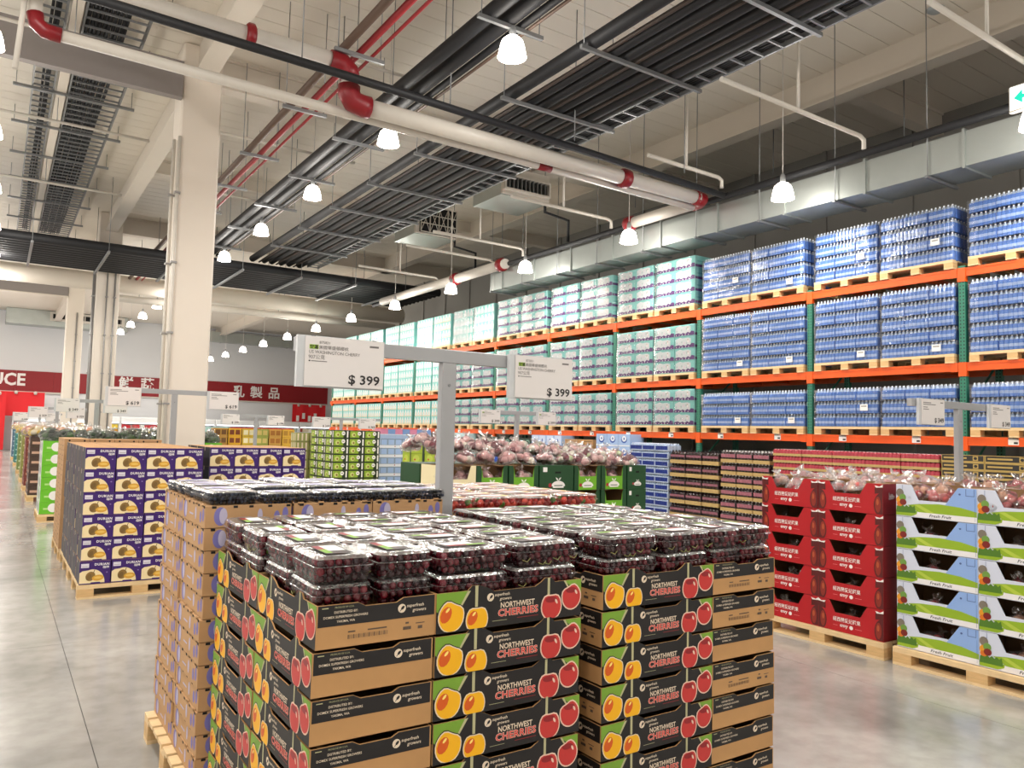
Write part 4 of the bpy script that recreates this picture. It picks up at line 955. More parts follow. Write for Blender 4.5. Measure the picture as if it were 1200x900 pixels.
for r in range(6):
    for c in range(4):
        for dp in range(6):
            pos = 'front' if dp == 0 else ORD[dp] + ' back'
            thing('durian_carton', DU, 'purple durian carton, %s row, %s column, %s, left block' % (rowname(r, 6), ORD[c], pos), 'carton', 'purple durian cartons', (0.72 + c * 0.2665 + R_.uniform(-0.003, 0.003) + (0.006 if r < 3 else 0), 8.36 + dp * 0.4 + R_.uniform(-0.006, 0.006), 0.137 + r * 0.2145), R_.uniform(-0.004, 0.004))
near_pallet('wooden pallet under the right block of durian cartons', (1.95, 8.88, 0), 1.1, 1.2, 0, 0.135)
for r in range(6):
    for c in range(4):
        for dp in range(3):
            if dp == 2 and r < 4: continue
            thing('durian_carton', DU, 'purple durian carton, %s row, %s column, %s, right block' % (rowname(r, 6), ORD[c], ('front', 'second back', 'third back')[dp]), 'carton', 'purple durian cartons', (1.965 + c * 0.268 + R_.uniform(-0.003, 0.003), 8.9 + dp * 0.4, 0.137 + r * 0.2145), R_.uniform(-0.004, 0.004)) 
# ---- open-fronted fruit trays
def tray_box(w, h, d, cut, wall, inside, art=None, side=None, sidecut=None):
    """open fruit carton whose front wall is cut down in the middle"""
    b = MB(); t = 0.006
    x0, x1, x2, x3, zc = [cut[0] * w, cut[1] * w, cut[2] * w, cut[3] * w, cut[4] * h]
    h2 = h - 0.003
    prof = [(0.001, 0), (w - 0.001, 0), (w - 0.001, h2), (x3, h2), (x2, zc), (x1, zc), (x0, h2), (0.001, h2)]
    f = front(); b.slab(f, prof, t, wall, side or wall, inside)
    if art: art(b, f, w, h, prof)
    b.box(0.001, 0.001 + t, t, d - 0.002, 0, h2, side or wall, {'r': inside}); b.box(w - t - 0.001, w - 0.001, t, d - 0.002, 0, h2, side or wall, {'l': inside}); b.box(t, w - t, d - t - 0.002, d - 0.002, 0, h2, wall, {'f': inside}); b.box(t, w - t, t, d - t, 0.0, 0.006, inside)
    for xx in (t, w - 0.09 - t): b.box(xx, xx + 0.09, 0.008, d * 0.5, h2 - 0.004, h2, inside)
    return b
# red apple cartons
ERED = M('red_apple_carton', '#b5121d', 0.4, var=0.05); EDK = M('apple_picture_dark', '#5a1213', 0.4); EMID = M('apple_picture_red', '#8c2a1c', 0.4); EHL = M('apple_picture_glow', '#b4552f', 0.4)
def envy_art(b, f, w, h, prof):
    cut = (0.004, h * 0.94)
    for cx, s_ in ((0.0, 1), (w, -1)):
        pts = []
        for k in range(17):
            a = -PI / 2 + PI * k / 16
            pts.append((max(0.002, min(w - 0.002, cx + s_ * 0.135 * w * math.cos(a))), min(max(0.30 * h + 0.42 * h * math.sin(a), 0.004), h * 0.94)))
        if s_ < 0: pts = pts[::-1]
        b.poly(f, pts, EDK, 0.0006); 
        b.ell(f, cx + s_ * 0.075 * w, 0.32 * h, 0.042 * w, 0.26 * h, EMID, 0.001); b.ell(f, cx + s_ * 0.08 * w, 0.40 * h, 0.018 * w, 0.10 * h, EHL, 0.0014)
        b.poly(f, [(cx + s_ * 0.002 * w, 0.70 * h), (cx + s_ * 0.12 * w, 0.66 * h), (cx + s_ * 0.12 * w, 0.86 * h), (cx + s_ * 0.002 * w, 0.90 * h)][::s_], EDK, 0.0008)
        b.poly(f, [(cx + s_ * 0.002 * w, 0.88 * h), (cx + s_ * 0.10 * w, 0.86 * h), (cx + s_ * 0.12 * w, 0.93 * h), (cx + s_ * 0.05 * w, 0.90 * h), (cx + s_ * 0.002 * w, 0.97 * h)][::s_], WHITE_PRINT, 0.0012)
    b.text(f, '紐西蘭愛妃蘋果', 0.24 * w, 0.34 * h, 0.11 * h, WHITE_PRINT, bold=0.008, width=0.42 * w); b.text(f, 'envy', 0.35 * w, 0.17 * h, 0.12 * h, WHITE_PRINT, bold=0.02, shear=0.15, width=0.12 * w); b.ell(f, 0.52 * w, 0.20 * h, 0.028 * w, 0.065 * h, WHITE_PRINT, 0.001)
    b.rect(f, 0.24 * w, 0.185 * h, 0.31 * w, 0.2 * h, M('pale_red_print', '#d8777a', 0.5), 0.001); b.rect(f, 0.58 * w, 0.185 * h, 0.68 * w, 0.2 * h, M('pale_red_print', '#d8777a'), 0.001)
EW, EH, ED = 0.566, 0.2405, 0.37
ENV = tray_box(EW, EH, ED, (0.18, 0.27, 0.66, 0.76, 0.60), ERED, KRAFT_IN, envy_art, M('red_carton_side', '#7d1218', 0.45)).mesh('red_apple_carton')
# pale "fresh fruit" cartons
FSKY = M('fruit_carton_sky', '#d3d9ea', 0.4); FBLU = M('fruit_carton_blue', '#8fb0e6', 0.4); FGRN = M('fruit_carton_green', '#93b32a', 0.4); FLIM = M('fruit_carton_lime', '#b4c94a', 0.4); FWHT = M('fruit_carton_white', '#eceaec', 0.4)
def fresh_art(b, f, w, h, prof):
    b.poly(f, [(0.62 * w, 0.44 * h), (0.995 * w, 0.30 * h), (0.995 * w, 0.985 * h), (0.78 * w, 0.985 * h)], FBLU, 0.0005)
    b.poly(f, [(0.3 * w, 0.16 * h), (0.995 * w, 0.16 * h), (0.995 * w, 0.32 * h), (0.80 * w, 0.42 * h), (0.55 * w, 0.46 * h), (0.30 * w, 0.42 * h), (0.15 * w, 0.36 * h)], FGRN, 0.0009)
    b.poly(f, [(0.24 * w, 0.38 * h), (0.30 * w, 0.40 * h), (0.50 * w, 0.17 * h), (0.40 * w, 0.17 * h)], FLIM, 0.0013)
    b.rect(f, 0.24 * w, 0.004, 0.995 * w, 0.17 * h, FWHT, 0.0016)
    b.poly(f, [(0.002, 0.03 * h), (0.20 * w, 0.03 * h), (0.27 * w, 0.10 * h), (0.28 * w, 0.20 * h), (0.002, 0.20 * h)], FGRN, 0.002)
    pts = [(0.002, 0.12 * h)] + [((0.01 + 0.026 * k) * w, (0.30 + (0.06 if k % 2 else 0.0)) * h) for k in range(10)] + [(0.26 * w, 0.13 * h)]
    b.poly(f, pts[::-1], M('grass_picture', '#4f7a24', 0.45), 0.0024)
    for cx, cy, rx, ry, hx in ((0.03, 0.72, 0.05, 0.13, '#7d7468'), (0.09, 0.58, 0.045, 0.11, '#6f9a44'), (0.03, 0.50, 0.05, 0.12, '#e39a24'), (0.095, 0.44, 0.045, 0.10, '#7c1f1c'), (0.05, 0.38, 0.04, 0.08, '#d8741c')):
        b.ell(f, max(cx, rx + 0.004) * w, cy * h, rx * w, ry * h, M('fruit_picture_' + hx[1:], hx, 0.45), 0.0028 + 0.0003 * cx, 12)
    b.text(f, 'Fresh Fruit', 0.43 * w, 0.055 * h, 0.085 * h, M('ink_print', '#25303c', 0.5), 0.002, bold=0.012, shear=0.25, width=0.27 * w)
    LN = M('line_blue_print', '#4a5f9a', 0.5)
    for q in ((0.87, 0.76, 0.97, 0.775), (0.87, 0.76, 0.876, 0.97), (0.965, 0.76, 0.97, 0.97), (0.975, 0.05, 0.978, 0.7), (0.085, 0.80, 0.089, 0.97)): b.rect(f, q[0] * w, q[1] * h, q[2] * w, q[3] * h, LN, 0.0018)
    b.ell(f, 0.80 * w, 0.80 * h, 0.014 * w, 0.03 * h, LN, 0.0018, 8)
FW_, FH, FD = 0.585, 0.2425, 0.37
FRS = tray_box(FW_, FH, FD, (0.20, 0.29, 0.70, 0.79, 0.53), FSKY, KRAFT_IN, fresh_art, M('fruit_carton_side', '#b9c6dc', 0.45)).mesh('fruit_carton')
# ---- bags of fruit
BAGF = film_mat('bag_film', base=0.03, gain=0.9, rough=0.12, bump=0.5, bscale=14, white=0.05)
BAGW = film_mat('bag_film_milky', base=0.06, gain=1.0, rough=0.15, bump=0.5, bscale=14, white=0.2)
def fruit_bag(seed, cols, r=0.036, film=BAGF, n=7, puff=1.0, spread=1.0):
    rr = random.Random(seed); b = MB(); pos = []
    for k in range(n):
        a = 2 * PI * k / max(1, n - 1); q = 0 if k == n - 1 else 1
        x, y, z = q * r * 1.9 * math.cos(a) * spread, q * r * 1.35 * math.sin(a), r * (1.0 + (1.3 if k == n - 1 else rr.uniform(0, 0.4)))
        pos.append((x, y, z)); b.sphere((x, y, z), r * rr.uniform(0.92, 1.05), rr.choice(cols), 10, 7, (1, 1, 0.92))
    fm = MB(); rings = []
    prof = [(0.9, 0.0), (1.05, 0.5), (1.02, 1.4), (0.85, 2.2), (0.5, 2.9), (0.22, 3.3), (0.16, 3.6), (0.34, 4.1), (0.42, 4.5)]
    for f_, z in prof:
        ring = []
        for k in range(14):
            a = 2 * PI * k / 14; j = rr.uniform(0.80, 1.16)
            ring.append((math.cos(a) * r * 3.0 * f_ * j * spread, math.sin(a) * r * 2.5 * f_ * j, r * z * (0.8 + 0.2 * puff) + (rr.uniform(-0.4, 0.4) * r if z > 3.2 else 0)))
        rings.append(ring)
    fm.loft(rings, film, True, False, False)
    return b.mesh('fruit_fill'), fm.mesh('bag_film')
APR = [M('apple_red', '#a8333a', 0.3), M('apple_pink', '#c8605c', 0.3), M('apple_blush', '#d39a7a', 0.35)]
BAG_A = [fruit_bag(s_, APR) for s_ in range(3)]; BAG_R = [fruit_bag(10 + s_, APR, film=BAGW) for s_ in range(3)]
def bag(kind, name, label, group, loc, rz, part_name='apples', sc_=1.0):
    o = thing(name, None, label, 'fruit bag', group, loc, rz); o.scale = (sc_,) * 3; o.rotation_euler = (R_.uniform(-0.4, 0.4), R_.uniform(-0.4, 0.4), rz)
    part(part_name, kind[0], o, kind='stuff'); part('bag_film', kind[1], o)
    return o
# red block: fronts at x = 5.72, from y 4.53 to 3.40
near_pallet('wooden pallet under the red apple cartons', (5.70, 4.54, 0), 1.15, 1.14, LROT, 0.132)
for r in range(5):
    for c in range(2):
        for dp in range(3):
            if dp and r < 4 and c == 0: continue
            if dp == 2 and r < 4: continue
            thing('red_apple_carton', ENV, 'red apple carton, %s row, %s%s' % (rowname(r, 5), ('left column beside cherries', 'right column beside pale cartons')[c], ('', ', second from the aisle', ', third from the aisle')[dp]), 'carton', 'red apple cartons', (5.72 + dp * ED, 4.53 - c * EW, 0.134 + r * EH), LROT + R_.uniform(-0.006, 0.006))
        z0 = 0.134 + r * EH
        if r == 4:
            for dp in range(3):
                for q in range(3):
                    bag(R_.choice(BAG_R), 'apple_bag', 'milky plastic bag of apples, %s of the %s red carton, %s from aisle' % (('left', 'middle', 'right')[q], ('left', 'right')[c], ORD[dp]), 'bagged apples on the red cartons', (5.72 + 0.13 + dp * ED + R_.uniform(-0.02, 0.02), 4.53 - c * EW - 0.1 - q * 0.18, z0 + 0.115 + (0.03 if dp else 0.0) + R_.uniform(0, 0.03)), R_.uniform(0, 6.28), sc_=1.05)
        else:
            for q in range(2): bag(R_.choice(BAG_A), 'apple_bag', 'bag of apples inside the red carton, %s row, %s column, %s' % (rowname(r, 5), ('left', 'right')[c], ('left', 'right')[q]), 'bagged apples inside red cartons', (5.72 + 0.13, 4.53 - c * EW - 0.19 - q * 0.19, z0 + 0.02), R_.uniform(0, 6.28), sc_=0.95)
near_pallet('wooden pallet under the pale fruit cartons', (5.70, 3.32, 0), 1.20, 1.14, LROT, 0.132)
for r in range(5):
    for c in range(2):
        for dp in range(3):
            if dp and r < 4: continue
            thing('fruit_carton', FRS, 'pale blue and green fruit carton, %s row, %s%s' % (rowname(r, 5), ('column beside red cartons', 'column at picture edge')[c], ('', ', second from the aisle', ', third from the aisle')[dp]), 'carton', 'pale fruit cartons', (5.73 + dp * FD, 3.30 - c * FW_, 0.134 + r * FH), LROT + R_.uniform(-0.004, 0.004))
        z0 = 0.134 + r * FH
        if r == 4:
            for dp in range(3):
                for q in range(3):
                    bag(R_.choice(BAG_A), 'apple_bag', 'clear bag of red apples, %s of the %s pale carton, %s from aisle' % (('left', 'middle', 'right')[q], ('left', 'right')[c], ORD[dp]), 'bagged apples on the pale cartons', (5.73 + 0.13 + dp * FD + R_.uniform(-0.02, 0.02), 3.30 - c * FW_ - 0.11 - q * 0.18, z0 + 0.10 + (0.03 if dp else 0) + R_.uniform(0, 0.03)), R_.uniform(0, 6.28), sc_=1.1)
        else:
            for q in range(2): bag(R_.choice(BAG_A), 'apple_bag', 'bag of apples inside the pale carton, %s row, %s column, %s' % (rowname(r, 5), ('left', 'right')[c], ('left', 'right')[q]), 'bagged apples inside pale cartons', (5.73 + 0.13, 3.30 - c * FW_ - 0.2 - q * 0.19, z0 + 0.02), R_.uniform(0, 6.28), sc_=0.95)
# ---- dark green fruit cartons (fronts to -y at y = 6.0)
GDK = M('green_carton_dark', '#1f4a2a', 0.45, var=0.05); GLT = M('green_carton_lime', '#6fae2c', 0.4)
def logo(b, f, cx, cy, s_):
    b.ell(f, cx, cy, s_, s_ * 0.62, WHITE_PRINT, 0.0008, 14, 0, PI); b.rect(f, cx - s_ * 0.8, cy - s_ * 0.2, cx + s_ * 0.8, cy, WHITE_PRINT, 0.0008); b.poly(f, [(cx, cy + s_ * 0.6), (cx + s_ * 0.12, cy + s_ * 0.9), (cx + s_ * 0.4, cy + s_ * 1.05), (cx + s_ * 0.3, cy + s_ * 0.8)], WHITE_PRINT, 0.0008); b.poly(f, [(cx, cy + s_ * 0.6), (cx - s_ * 0.3, cy + s_ * 0.8), (cx - s_ * 0.4, cy + s_ * 1.05), (cx - s_ * 0.12, cy + s_ * 0.9)], WHITE_PRINT, 0.0008)
    b.rect(f, cx - s_ * 0.62, cy + s_ * 0.02, cx + s_ * 0.62, cy + s_ * 0.12, GDK, 0.0012); b.ell(f, cx - s_ * 1.2, cy + 0.01, s_ * 0.25, s_ * 0.25, M('apple_red', '#a8333a'), 0.0012, 10)
def green_art(b, f, w, h, prof): b.poly(f, [(0.16 * w, 0.01 * h), (0.84 * w, 0.01 * h), (0.84 * w, 0.92 * h), (0.80 * w, 0.55 * h), (0.20 * w, 0.55 * h), (0.16 * w, 0.92 * h)], GLT, 0.0004); logo(b, f, 0.5 * w, 0.16 * h, 0.22 * w)
GW, GH, GD_ = 0.335, 0.245, 0.41
GB = tray_box(GW, GH, GD_, (0.12, 0.2, 0.8, 0.88, 0.55), GDK, KRAFT_IN, green_art, GDK).mesh('green_fruit_carton')
def closed_green(wd_):
    gs = MB(); gs.box(0.002, wd_ - 0.002, 0, 0.40, 0, GH - 0.003, GDK); f = front(); logo(gs, f, 0.55 * wd_, 0.18 * GH, 0.2 * wd_); gs.rect(f, 0.1 * wd_, 0.74 * GH, 0.22 * wd_, 0.92 * GH, WHITE_PRINT, 0.0008); gs.rect(f, 0.45 * wd_, 0.68 * GH, 0.62 * wd_, 0.75 * GH, DARK, 0.0008); return gs.mesh('green_fruit_carton_side')
GS, GE = closed_green(0.41), closed_green(0.26)
PKC = [M('mangosteen_pink', '#e0a9a8', 0.4), M('mangosteen_plum', '#7d3b45', 0.4), M('cream_bulb', '#f1e8d8', 0.5), M('rose_bulb', '#eabfba', 0.45)]
GRC = [M('pale_green_bulb', '#c9d4a0', 0.5), PKC[2], PKC[0]]
BAG_P = [fruit_bag(20 + s_, PKC, 0.034, film=BAGF, n=8) for s_ in range(3)]; BAG_G = [fruit_bag(30 + s_, GRC + PKC, 0.034, film=BAGF, n=8) for s_ in range(2)]
APB = tray_box(0.35, GH, 0.4, (0.15, 0.25, 0.75, 0.85, 0.5), M('cream_apple_carton', '#efe3b8', 0.45), KRAFT_IN, lambda b, f, w, h, p: [b.ell(f, (0.1 + 0.2 * k) * w, 0.14 * h, 0.09 * w, 0.13 * h, M('apple_print_red', '#c23a24', 0.45), 0.0008) for k in range(5)], M('cream_apple_carton', '#efe3b8')).mesh('cream_apple_carton')
near_pallet('left wooden pallet under the dark green fruit cartons', (3.25, 6.0, 0), 1.15, 1.1, 0, 0.132); near_pallet('right wooden pallet under the dark green fruit cartons', (4.45, 6.0, 0), 1.3, 1.1, 0, 0.132)
x = 3.27
for k, kd in enumerate(['apple', 'front', 'front', 'side', 'front', 'front', 'end']):
    wd_ = {'apple': 0.35, 'front': 0.335, 'side': 0.41, 'end': 0.26}[kd]
    for r in range(5):
        me = {'apple': APB, 'front': GB, 'side': GS, 'end': GE}[kd]
        nm = {'apple': 'cream carton with red apple pictures', 'front': 'green fruit carton with cut-down lime front', 'side': 'closed dark green fruit carton', 'end': 'narrow dark green fruit carton'}[kd]
        thing('fruit_carton' if kd != 'apple' else 'cream_apple_carton', me, '%s, %s row, %s from left in the green block' % (nm, rowname(r, 5), ORD[k]), 'carton', 'green fruit cartons', (x, 6.0 + R_.uniform(-0.006, 0.006), 0.134 + r * GH), 0)
    x += wd_ + 0.012
zt = 0.134 + 5 * GH
for c in range(6):
    for r in range(5): thing('fruit_carton', GS, 'closed dark green fruit carton behind the front ones, %s row, %s from left' % (rowname(r, 5), ORD[c]), 'carton', 'green fruit cartons', (3.27 + c * 0.415, 6.43, 0.134 + r * GH), 0)
for i in range(11):      # fruit seen through the cut-down fronts
    bag(BAG_P[i % 3], 'fruit_bag', 'clear bag of pink fruit behind the cut-down carton fronts, %s from left' % ORD[i], 'bagged fruit on the green cartons', (3.35 + i * 0.218, 6.12, zt - 0.155), R_.uniform(0, 6.28), 'fruit', 0.95)
for i in range(11):
    for j in range(4):
        x = 3.38 + i * 0.222 + R_.uniform(-0.03, 0.03); y = 6.14 + j * 0.22
        hgt = 0.03 + (0.2 - 0.011 * i) * math.sin(PI * min(1, (j + 0.4) / 4.6))
        kd = R_.choice(BAG_P if i < 6 or R_.random() < 0.5 else BAG_G)
        bag(kd, 'fruit_bag', 'clear bag of pink and plum fruit heaped on the green cartons, %s across, %s back' % (ORD[i], ORD[j]), 'bagged fruit on the green cartons', (x, y, zt - 0.06 + hgt), R_.uniform(0, 6.28), 'fruit', 1.05)

# ---- generic small stacks
def stack(name, me, label, cat, group, x0, y0, z0, nx, nz, w, h, rot=0, ny=1, d=0.4, skip=None, jit=0.004):
    """columns run right as seen from the front; rot 0 faces the viewer, LROT faces left"""
    for r in range(nz):
        for c in range(nx):
            for k in range(ny):
                if skip and skip(r, c, k): continue
                if rot == 0: p = (x0 + c * w, y0 + k * d)
                else: p = (x0 + k * d, y0 - c * w)
                lb = '%s, %s row, %s column%s' % (label, rowname(r, nz), ORD[c], '' if k == 0 else ', %s deep' % ORD[k])
                thing(name, me, lb, cat, group, (p[0] + R_.uniform(-jit, jit), p[1] + R_.uniform(-jit, jit), z0 + r * h), rot)
def plain_pallets(label, x0, y0, n, w, rot=0, h=0.134, d=1.0):
    for k in range(n):
        me = pallet_mesh(w - 0.02, d, h)
        p = (x0 + k * w, y0) if rot == 0 else (x0, y0 - k * w)
        thing('wooden_pallet', me, 'wooden pallet under %s%s' % (label, '' if n == 1 else ', %s from left' % ORD[k]), 'pallet', 'pallets on the floor', (p[0], p[1], 0), rot)
def print_box(name, w, h, d, base, ops, topm=None, side=None):
    b = MB(); b.box(0.002, w - 0.002, 0, d - 0.003, 0.0005, h - 0.0015, base, {'t': topm} if topm else ({'l': side, 'r': side} if side else None))
    for f in (front(), leftf(d - 0.003, 0.002)):
        ww = w if f.o.y == 0 else d
        for op in ops:
            if op[0] == 'r': b.rect(f, op[1] * ww, op[2] * h, op[3] * ww, op[4] * h, op[5], op[6] if len(op) > 6 else 0.0006)
            elif op[0] == 'e': b.ell(f, op[1] * ww, op[2] * h, op[3] * ww, op[4] * h, op[5], op[6] if len(op) > 6 else 0.001, 10)
            elif op[0] == 't': b.text(f, op[1], op[2] * ww, op[3] * h, op[4] * h, op[5], bold=0.02, width=op[6] * ww if len(op) > 6 else None)
    return b.mesh(name)
UX = 11.08
# dark bottles with pink labels on card trays
COLA = M('dark_drink_bottle', '#2a1a1c', 0.15, coat=0.4); COLAL = M('pink_bottle_label', '#8d5965', 0.4); CAPK = M('bottle_cap_pale', '#e9e4e2', 0.4); CAPD = M('bottle_cap_dark', '#1c1a1b', 0.4)
TRK = M('drink_tray_card', '#b99b62', 0.7)
C1 = bottle_case(0.395, 0.255, 0.36, 5, 4, COLA, COLA, CAPD, (0.28, TRK), (0.48, 0.66, COLAL), 0.74); C2 = bottle_case(0.345, 0.218, 0.36, 5, 4, COLA, COLA, CAPK, (0.28, TRK), (0.42, 0.70, M('pink_bottle_label_bright', '#a0626e', 0.4)), 0.72)
plain_pallets('the dark bottles with pink labels', UX - 0.02, 11.0, 1, 1.25, LROT); plain_pallets('the dark bottles with pale caps', UX - 0.02, 9.70, 1, 1.1, LROT)
stack('bottle_tray', C1, 'card tray of dark bottles, left stack', 'bottle case', 'trays of dark bottles', UX, 10.98, 0.136, 3, 5, 0.415, 0.256, LROT, 3, 0.365)
stack('bottle_tray', C2, 'card tray of dark bottles with pale caps, right stack', 'bottle case', 'trays of dark bottles', UX, 9.70, 0.136, 3, 6, 0.365, 0.219, LROT, 3, 0.365)
# pink-red drink trays
PKR = M('red_drink_can', '#b3424f', 0.25, coat=0.3); PKT = M('red_can_top', '#d9c6c6', 0.3, 0.3)
C3 = bottle_case(0.555, 0.114, 0.36, 9, 5, PKR, PKR, PKT, (0.36, TRK), None, 0.82)
plain_pallets('the pink red drink trays', UX - 0.02, 8.55, 2, 1.36, LROT)
stack('drink_tray', C3, 'card tray of pink red drinks under the rack', 'drink tray', 'trays of red drinks', UX, 8.55, 0.136, 5, 12, 0.56, 0.1145, LROT, 1, 0.365)
# black and gold cartons
BGK = M('black_gold_carton', '#2b2722', 0.5); BGG = M('gold_print', '#b79a55', 0.5)
C4 = print_box('black_carton', 0.57, 0.105, 0.4, BGG, [('r', 0.02, 0.25, 0.98, 0.95, BGK), ('r', 0.06, 0.5, 0.6, 0.72, BGG, 0.001), ('r', 0.74, 0.3, 0.86, 0.9, BGG, 0.001), ('e', 0.8, 0.6, 0.04, 0.2, BGK, 0.0014)])
plain_pallets('the black and gold cartons', UX - 0.02, 5.72, 2, 1.16, LROT)
stack('black_carton', C4, 'black and gold carton under the rack', 'carton', 'black and gold cartons', UX, 5.72, 0.136, 4, 13, 0.575, 0.106, LROT)
# deep blue water packs with oval label
WBL = M('water_pack_clear', '#c6d3e8', 0.2, var=0.15, scale=20); WNV = M('navy_label', '#20337f', 0.3); WHP = M('white_pack', '#eef2f7', 0.3)
C5 = bottle_case(0.36, 0.155, 0.36, 6, 4, WBL, CLEARB, CAPW, None, (0.14, 0.66, WNV), 0.72)
plain_pallets('the navy labelled water packs', UX - 0.02, 12.14, 1, 1.12, LROT)
stack('water_pack', C5, 'water pack with navy label under the rack', 'bottle case', 'navy labelled water packs', UX, 12.13, 0.136, 3, 9, 0.365, 0.156, LROT)
LBL = M('light_blue_pack', '#a9c4e8', 0.3); 
C6 = print_box('paper_pack', 0.36, 0.26, 0.4, LBL, [('e', 0.5, 0.55, 0.26, 0.3, M('mid_blue_print', '#3d5fae', 0.4), 0.0008), ('e', 0.5, 0.62, 0.2, 0.24, WHP, 0.0012), ('e', 0.5, 0.62, 0.06, 0.1, M('mid_blue_print', '#3d5fae'), 0.0016), ('r', 0.02, 0.0, 0.98, 0.1, WHP)])
plain_pallets('the light blue packs', UX - 0.02, 13.25, 1, 1.1, LROT)
stack('paper_pack', C6, 'light blue pack with ring print under the rack', 'pack', 'light blue packs', UX, 13.24, 0.136, 3, 6, 0.365, 0.262, LROT)
C7 = print_box('brown_carton', 0.5, 0.2, 0.4, KRAFT, [('r', 0.1, 0.15, 0.42, 0.55, M('brown_ink', '#5d4630', 0.7)), ('e', 0.7, 0.4, 0.1, 0.2, M('brown_ink', '#5d4630')), ('r', 0.05, 0.75, 0.95, 0.8, M('brown_ink', '#5d4630'))])
plain_pallets('the brown cartons', UX - 0.02, 14.4, 1, 1.04, LROT)
stack('brown_carton', C7, 'brown printed carton under the rack', 'carton', 'brown cartons', UX, 14.38, 0.136, 2, 7, 0.51, 0.205, LROT)
C8 = print_box('milk_pack', 0.3, 0.3, 0.4, LBL, [('r', 0.08, 0.35, 0.92, 0.95, M('pale_blue_print', '#cfdcf2', 0.4)), ('r', 0.02, 0.0, 0.98, 0.22, M('dark_shelf_print', '#23262e', 0.6)), ('e', 0.5, 0.6, 0.08, 0.12, M('mid_blue_print', '#3d5fae'))])
plain_pallets('the pale blue drink packs', UX - 0.02, 15.75, 1, 1.25, LROT)
stack('milk_pack', C8, 'pale blue pack with dark base under the rack', 'pack', 'pale blue drink packs', UX, 15.73, 0.136, 4, 5, 0.305, 0.302, LROT)
C9 = print_box('dark_green_pack', 0.3, 0.2, 0.4, M('bottle_green_pack', '#1c3a30', 0.4), [('e', 0.5, 0.5, 0.3, 0.3, M('pale_green_print', '#7fa391', 0.5)), ('e', 0.5, 0.45, 0.2, 0.22, M('bottle_green_pack', '#1c3a30'), 0.0014)])
plain_pallets('the dark green packs', UX - 0.02, 18.2, 2, 1.2, LROT)
stack('dark_green_pack', C9, 'dark green pack under the rack', 'pack', 'dark green packs', UX, 18.18, 0.136, 8, 7, 0.303, 0.203, LROT)
C10 = print_box('teal_pack', 0.4, 0.25, 0.4, M('pale_teal_pack', '#bfe0e2', 0.4), [('r', 0.1, 0.2, 0.5, 0.8, WHP), ('r', 0.55, 0.2, 0.9, 0.5, M('mid_blue_print', '#3d5fae'))])
plain_pallets('the pale teal packs', UX - 0.02, 20.3, 1, 1.22, LROT)
stack('teal_pack', C10, 'pale teal and blue pack under the rack', 'pack', 'pale teal packs', UX, 20.28, 0.136, 3, 6, 0.405, 0.252, LROT)
plain_pallets('the far brown cartons', UX - 0.02, 23.4, 1, 1.55, LROT)
stack('brown_carton', C7, 'brown carton under the far part of the rack', 'carton', 'far brown cartons', UX, 23.38, 0.136, 3, 7, 0.51, 0.205, LROT)
# blue lidded crates in front of them
BC = print_box('blue_crate', 0.45, 0.28, 0.5, M('crate_blue', '#2f58c0', 0.35), [('r', 0.05, 0.7, 0.95, 0.9, M('crate_blue_light', '#5b82d8', 0.4)), ('r', 0.3, 0.2, 0.7, 0.5, WHITE_PRINT)])
plain_pallets('the blue crates', 9.9, 13.4, 1, 1.15, LROT); plain_pallets('the farther blue crates', 9.9, 16.4, 1, 1.15, LROT)
stack('blue_crate', BC, 'blue lidded crate, nearer pile behind pink fruit', 'crate', 'blue crates', 9.92, 13.38, 0.136, 2, 4, 0.47, 0.285, LROT); stack('blue_crate', BC, 'blue lidded crate, farther pile behind pink fruit', 'crate', 'blue crates', 9.92, 16.38, 0.136, 2, 4, 0.47, 0.285, LROT)
# ---- avocado cartons and neighbours in the middle distance
AVK = M('avocado_carton_dark', '#26341c', 0.45); AVG = M('avocado_carton_green', '#8fae2e', 0.45)
AV = print_box('avocado_carton', 0.345, 0.165, 0.46, AVK, [('r', 0.02, 0.08, 0.62, 0.92, AVG), ('e', 0.25, 0.45, 0.14, 0.3, M('avocado_flesh_print', '#c9d27a', 0.5), 0.0012), ('e', 0.28, 0.42, 0.06, 0.14, M('durian_husk', '#8a6a34'), 0.0016), ('e', 0.62, 0.62, 0.12, 0.26, WHITE_PRINT, 0.002), ('r', 0.56, 0.58, 0.68, 0.66, AVK, 0.0026), ('r', 0.84, 0.1, 0.93, 0.9, WHITE_PRINT, 0.0012)])
plain_pallets('the green avocado cartons', 5.86, 15.5, 1, 1.08, 0, 0.134, 1.4)
stack('avocado_carton', AV, 'green and black avocado carton', 'carton', 'avocado cartons', 5.87, 15.5, 0.136, 3, 9, 0.348, 0.1675, 0, 3, 0.465)
LKV = print_box('lattice_carton', 0.3, 0.2, 0.4, M('olive_carton', '#9a9a58', 0.5), [('r', 0.08, 0.1, 0.2, 0.9, CREAMT), ('r', 0.4, 0.1, 0.52, 0.9, CREAMT), ('r', 0.7, 0.1, 0.82, 0.9, CREAMT)])
plain_pallets('the pale striped cartons', 5.62, 17.2, 1, 1.2, 0, 0.134, 1.0)
stack('striped_carton', LKV, 'olive carton with pale stripes beside the avocado cartons', 'carton', 'striped cartons', 5.64, 17.2, 0.136, 3, 7, 0.31, 0.205)
PB = print_box('drink_pack', 0.19, 0.235, 0.4, M('pack_pale_blue', '#a9bfdc', 0.4), [('r', 0.05, 0.1, 0.95, 0.65, M('pack_grey_blue', '#8fa2b8', 0.4)), ('r', 0.0, 0.0, 1.0, 0.12, WHP)])
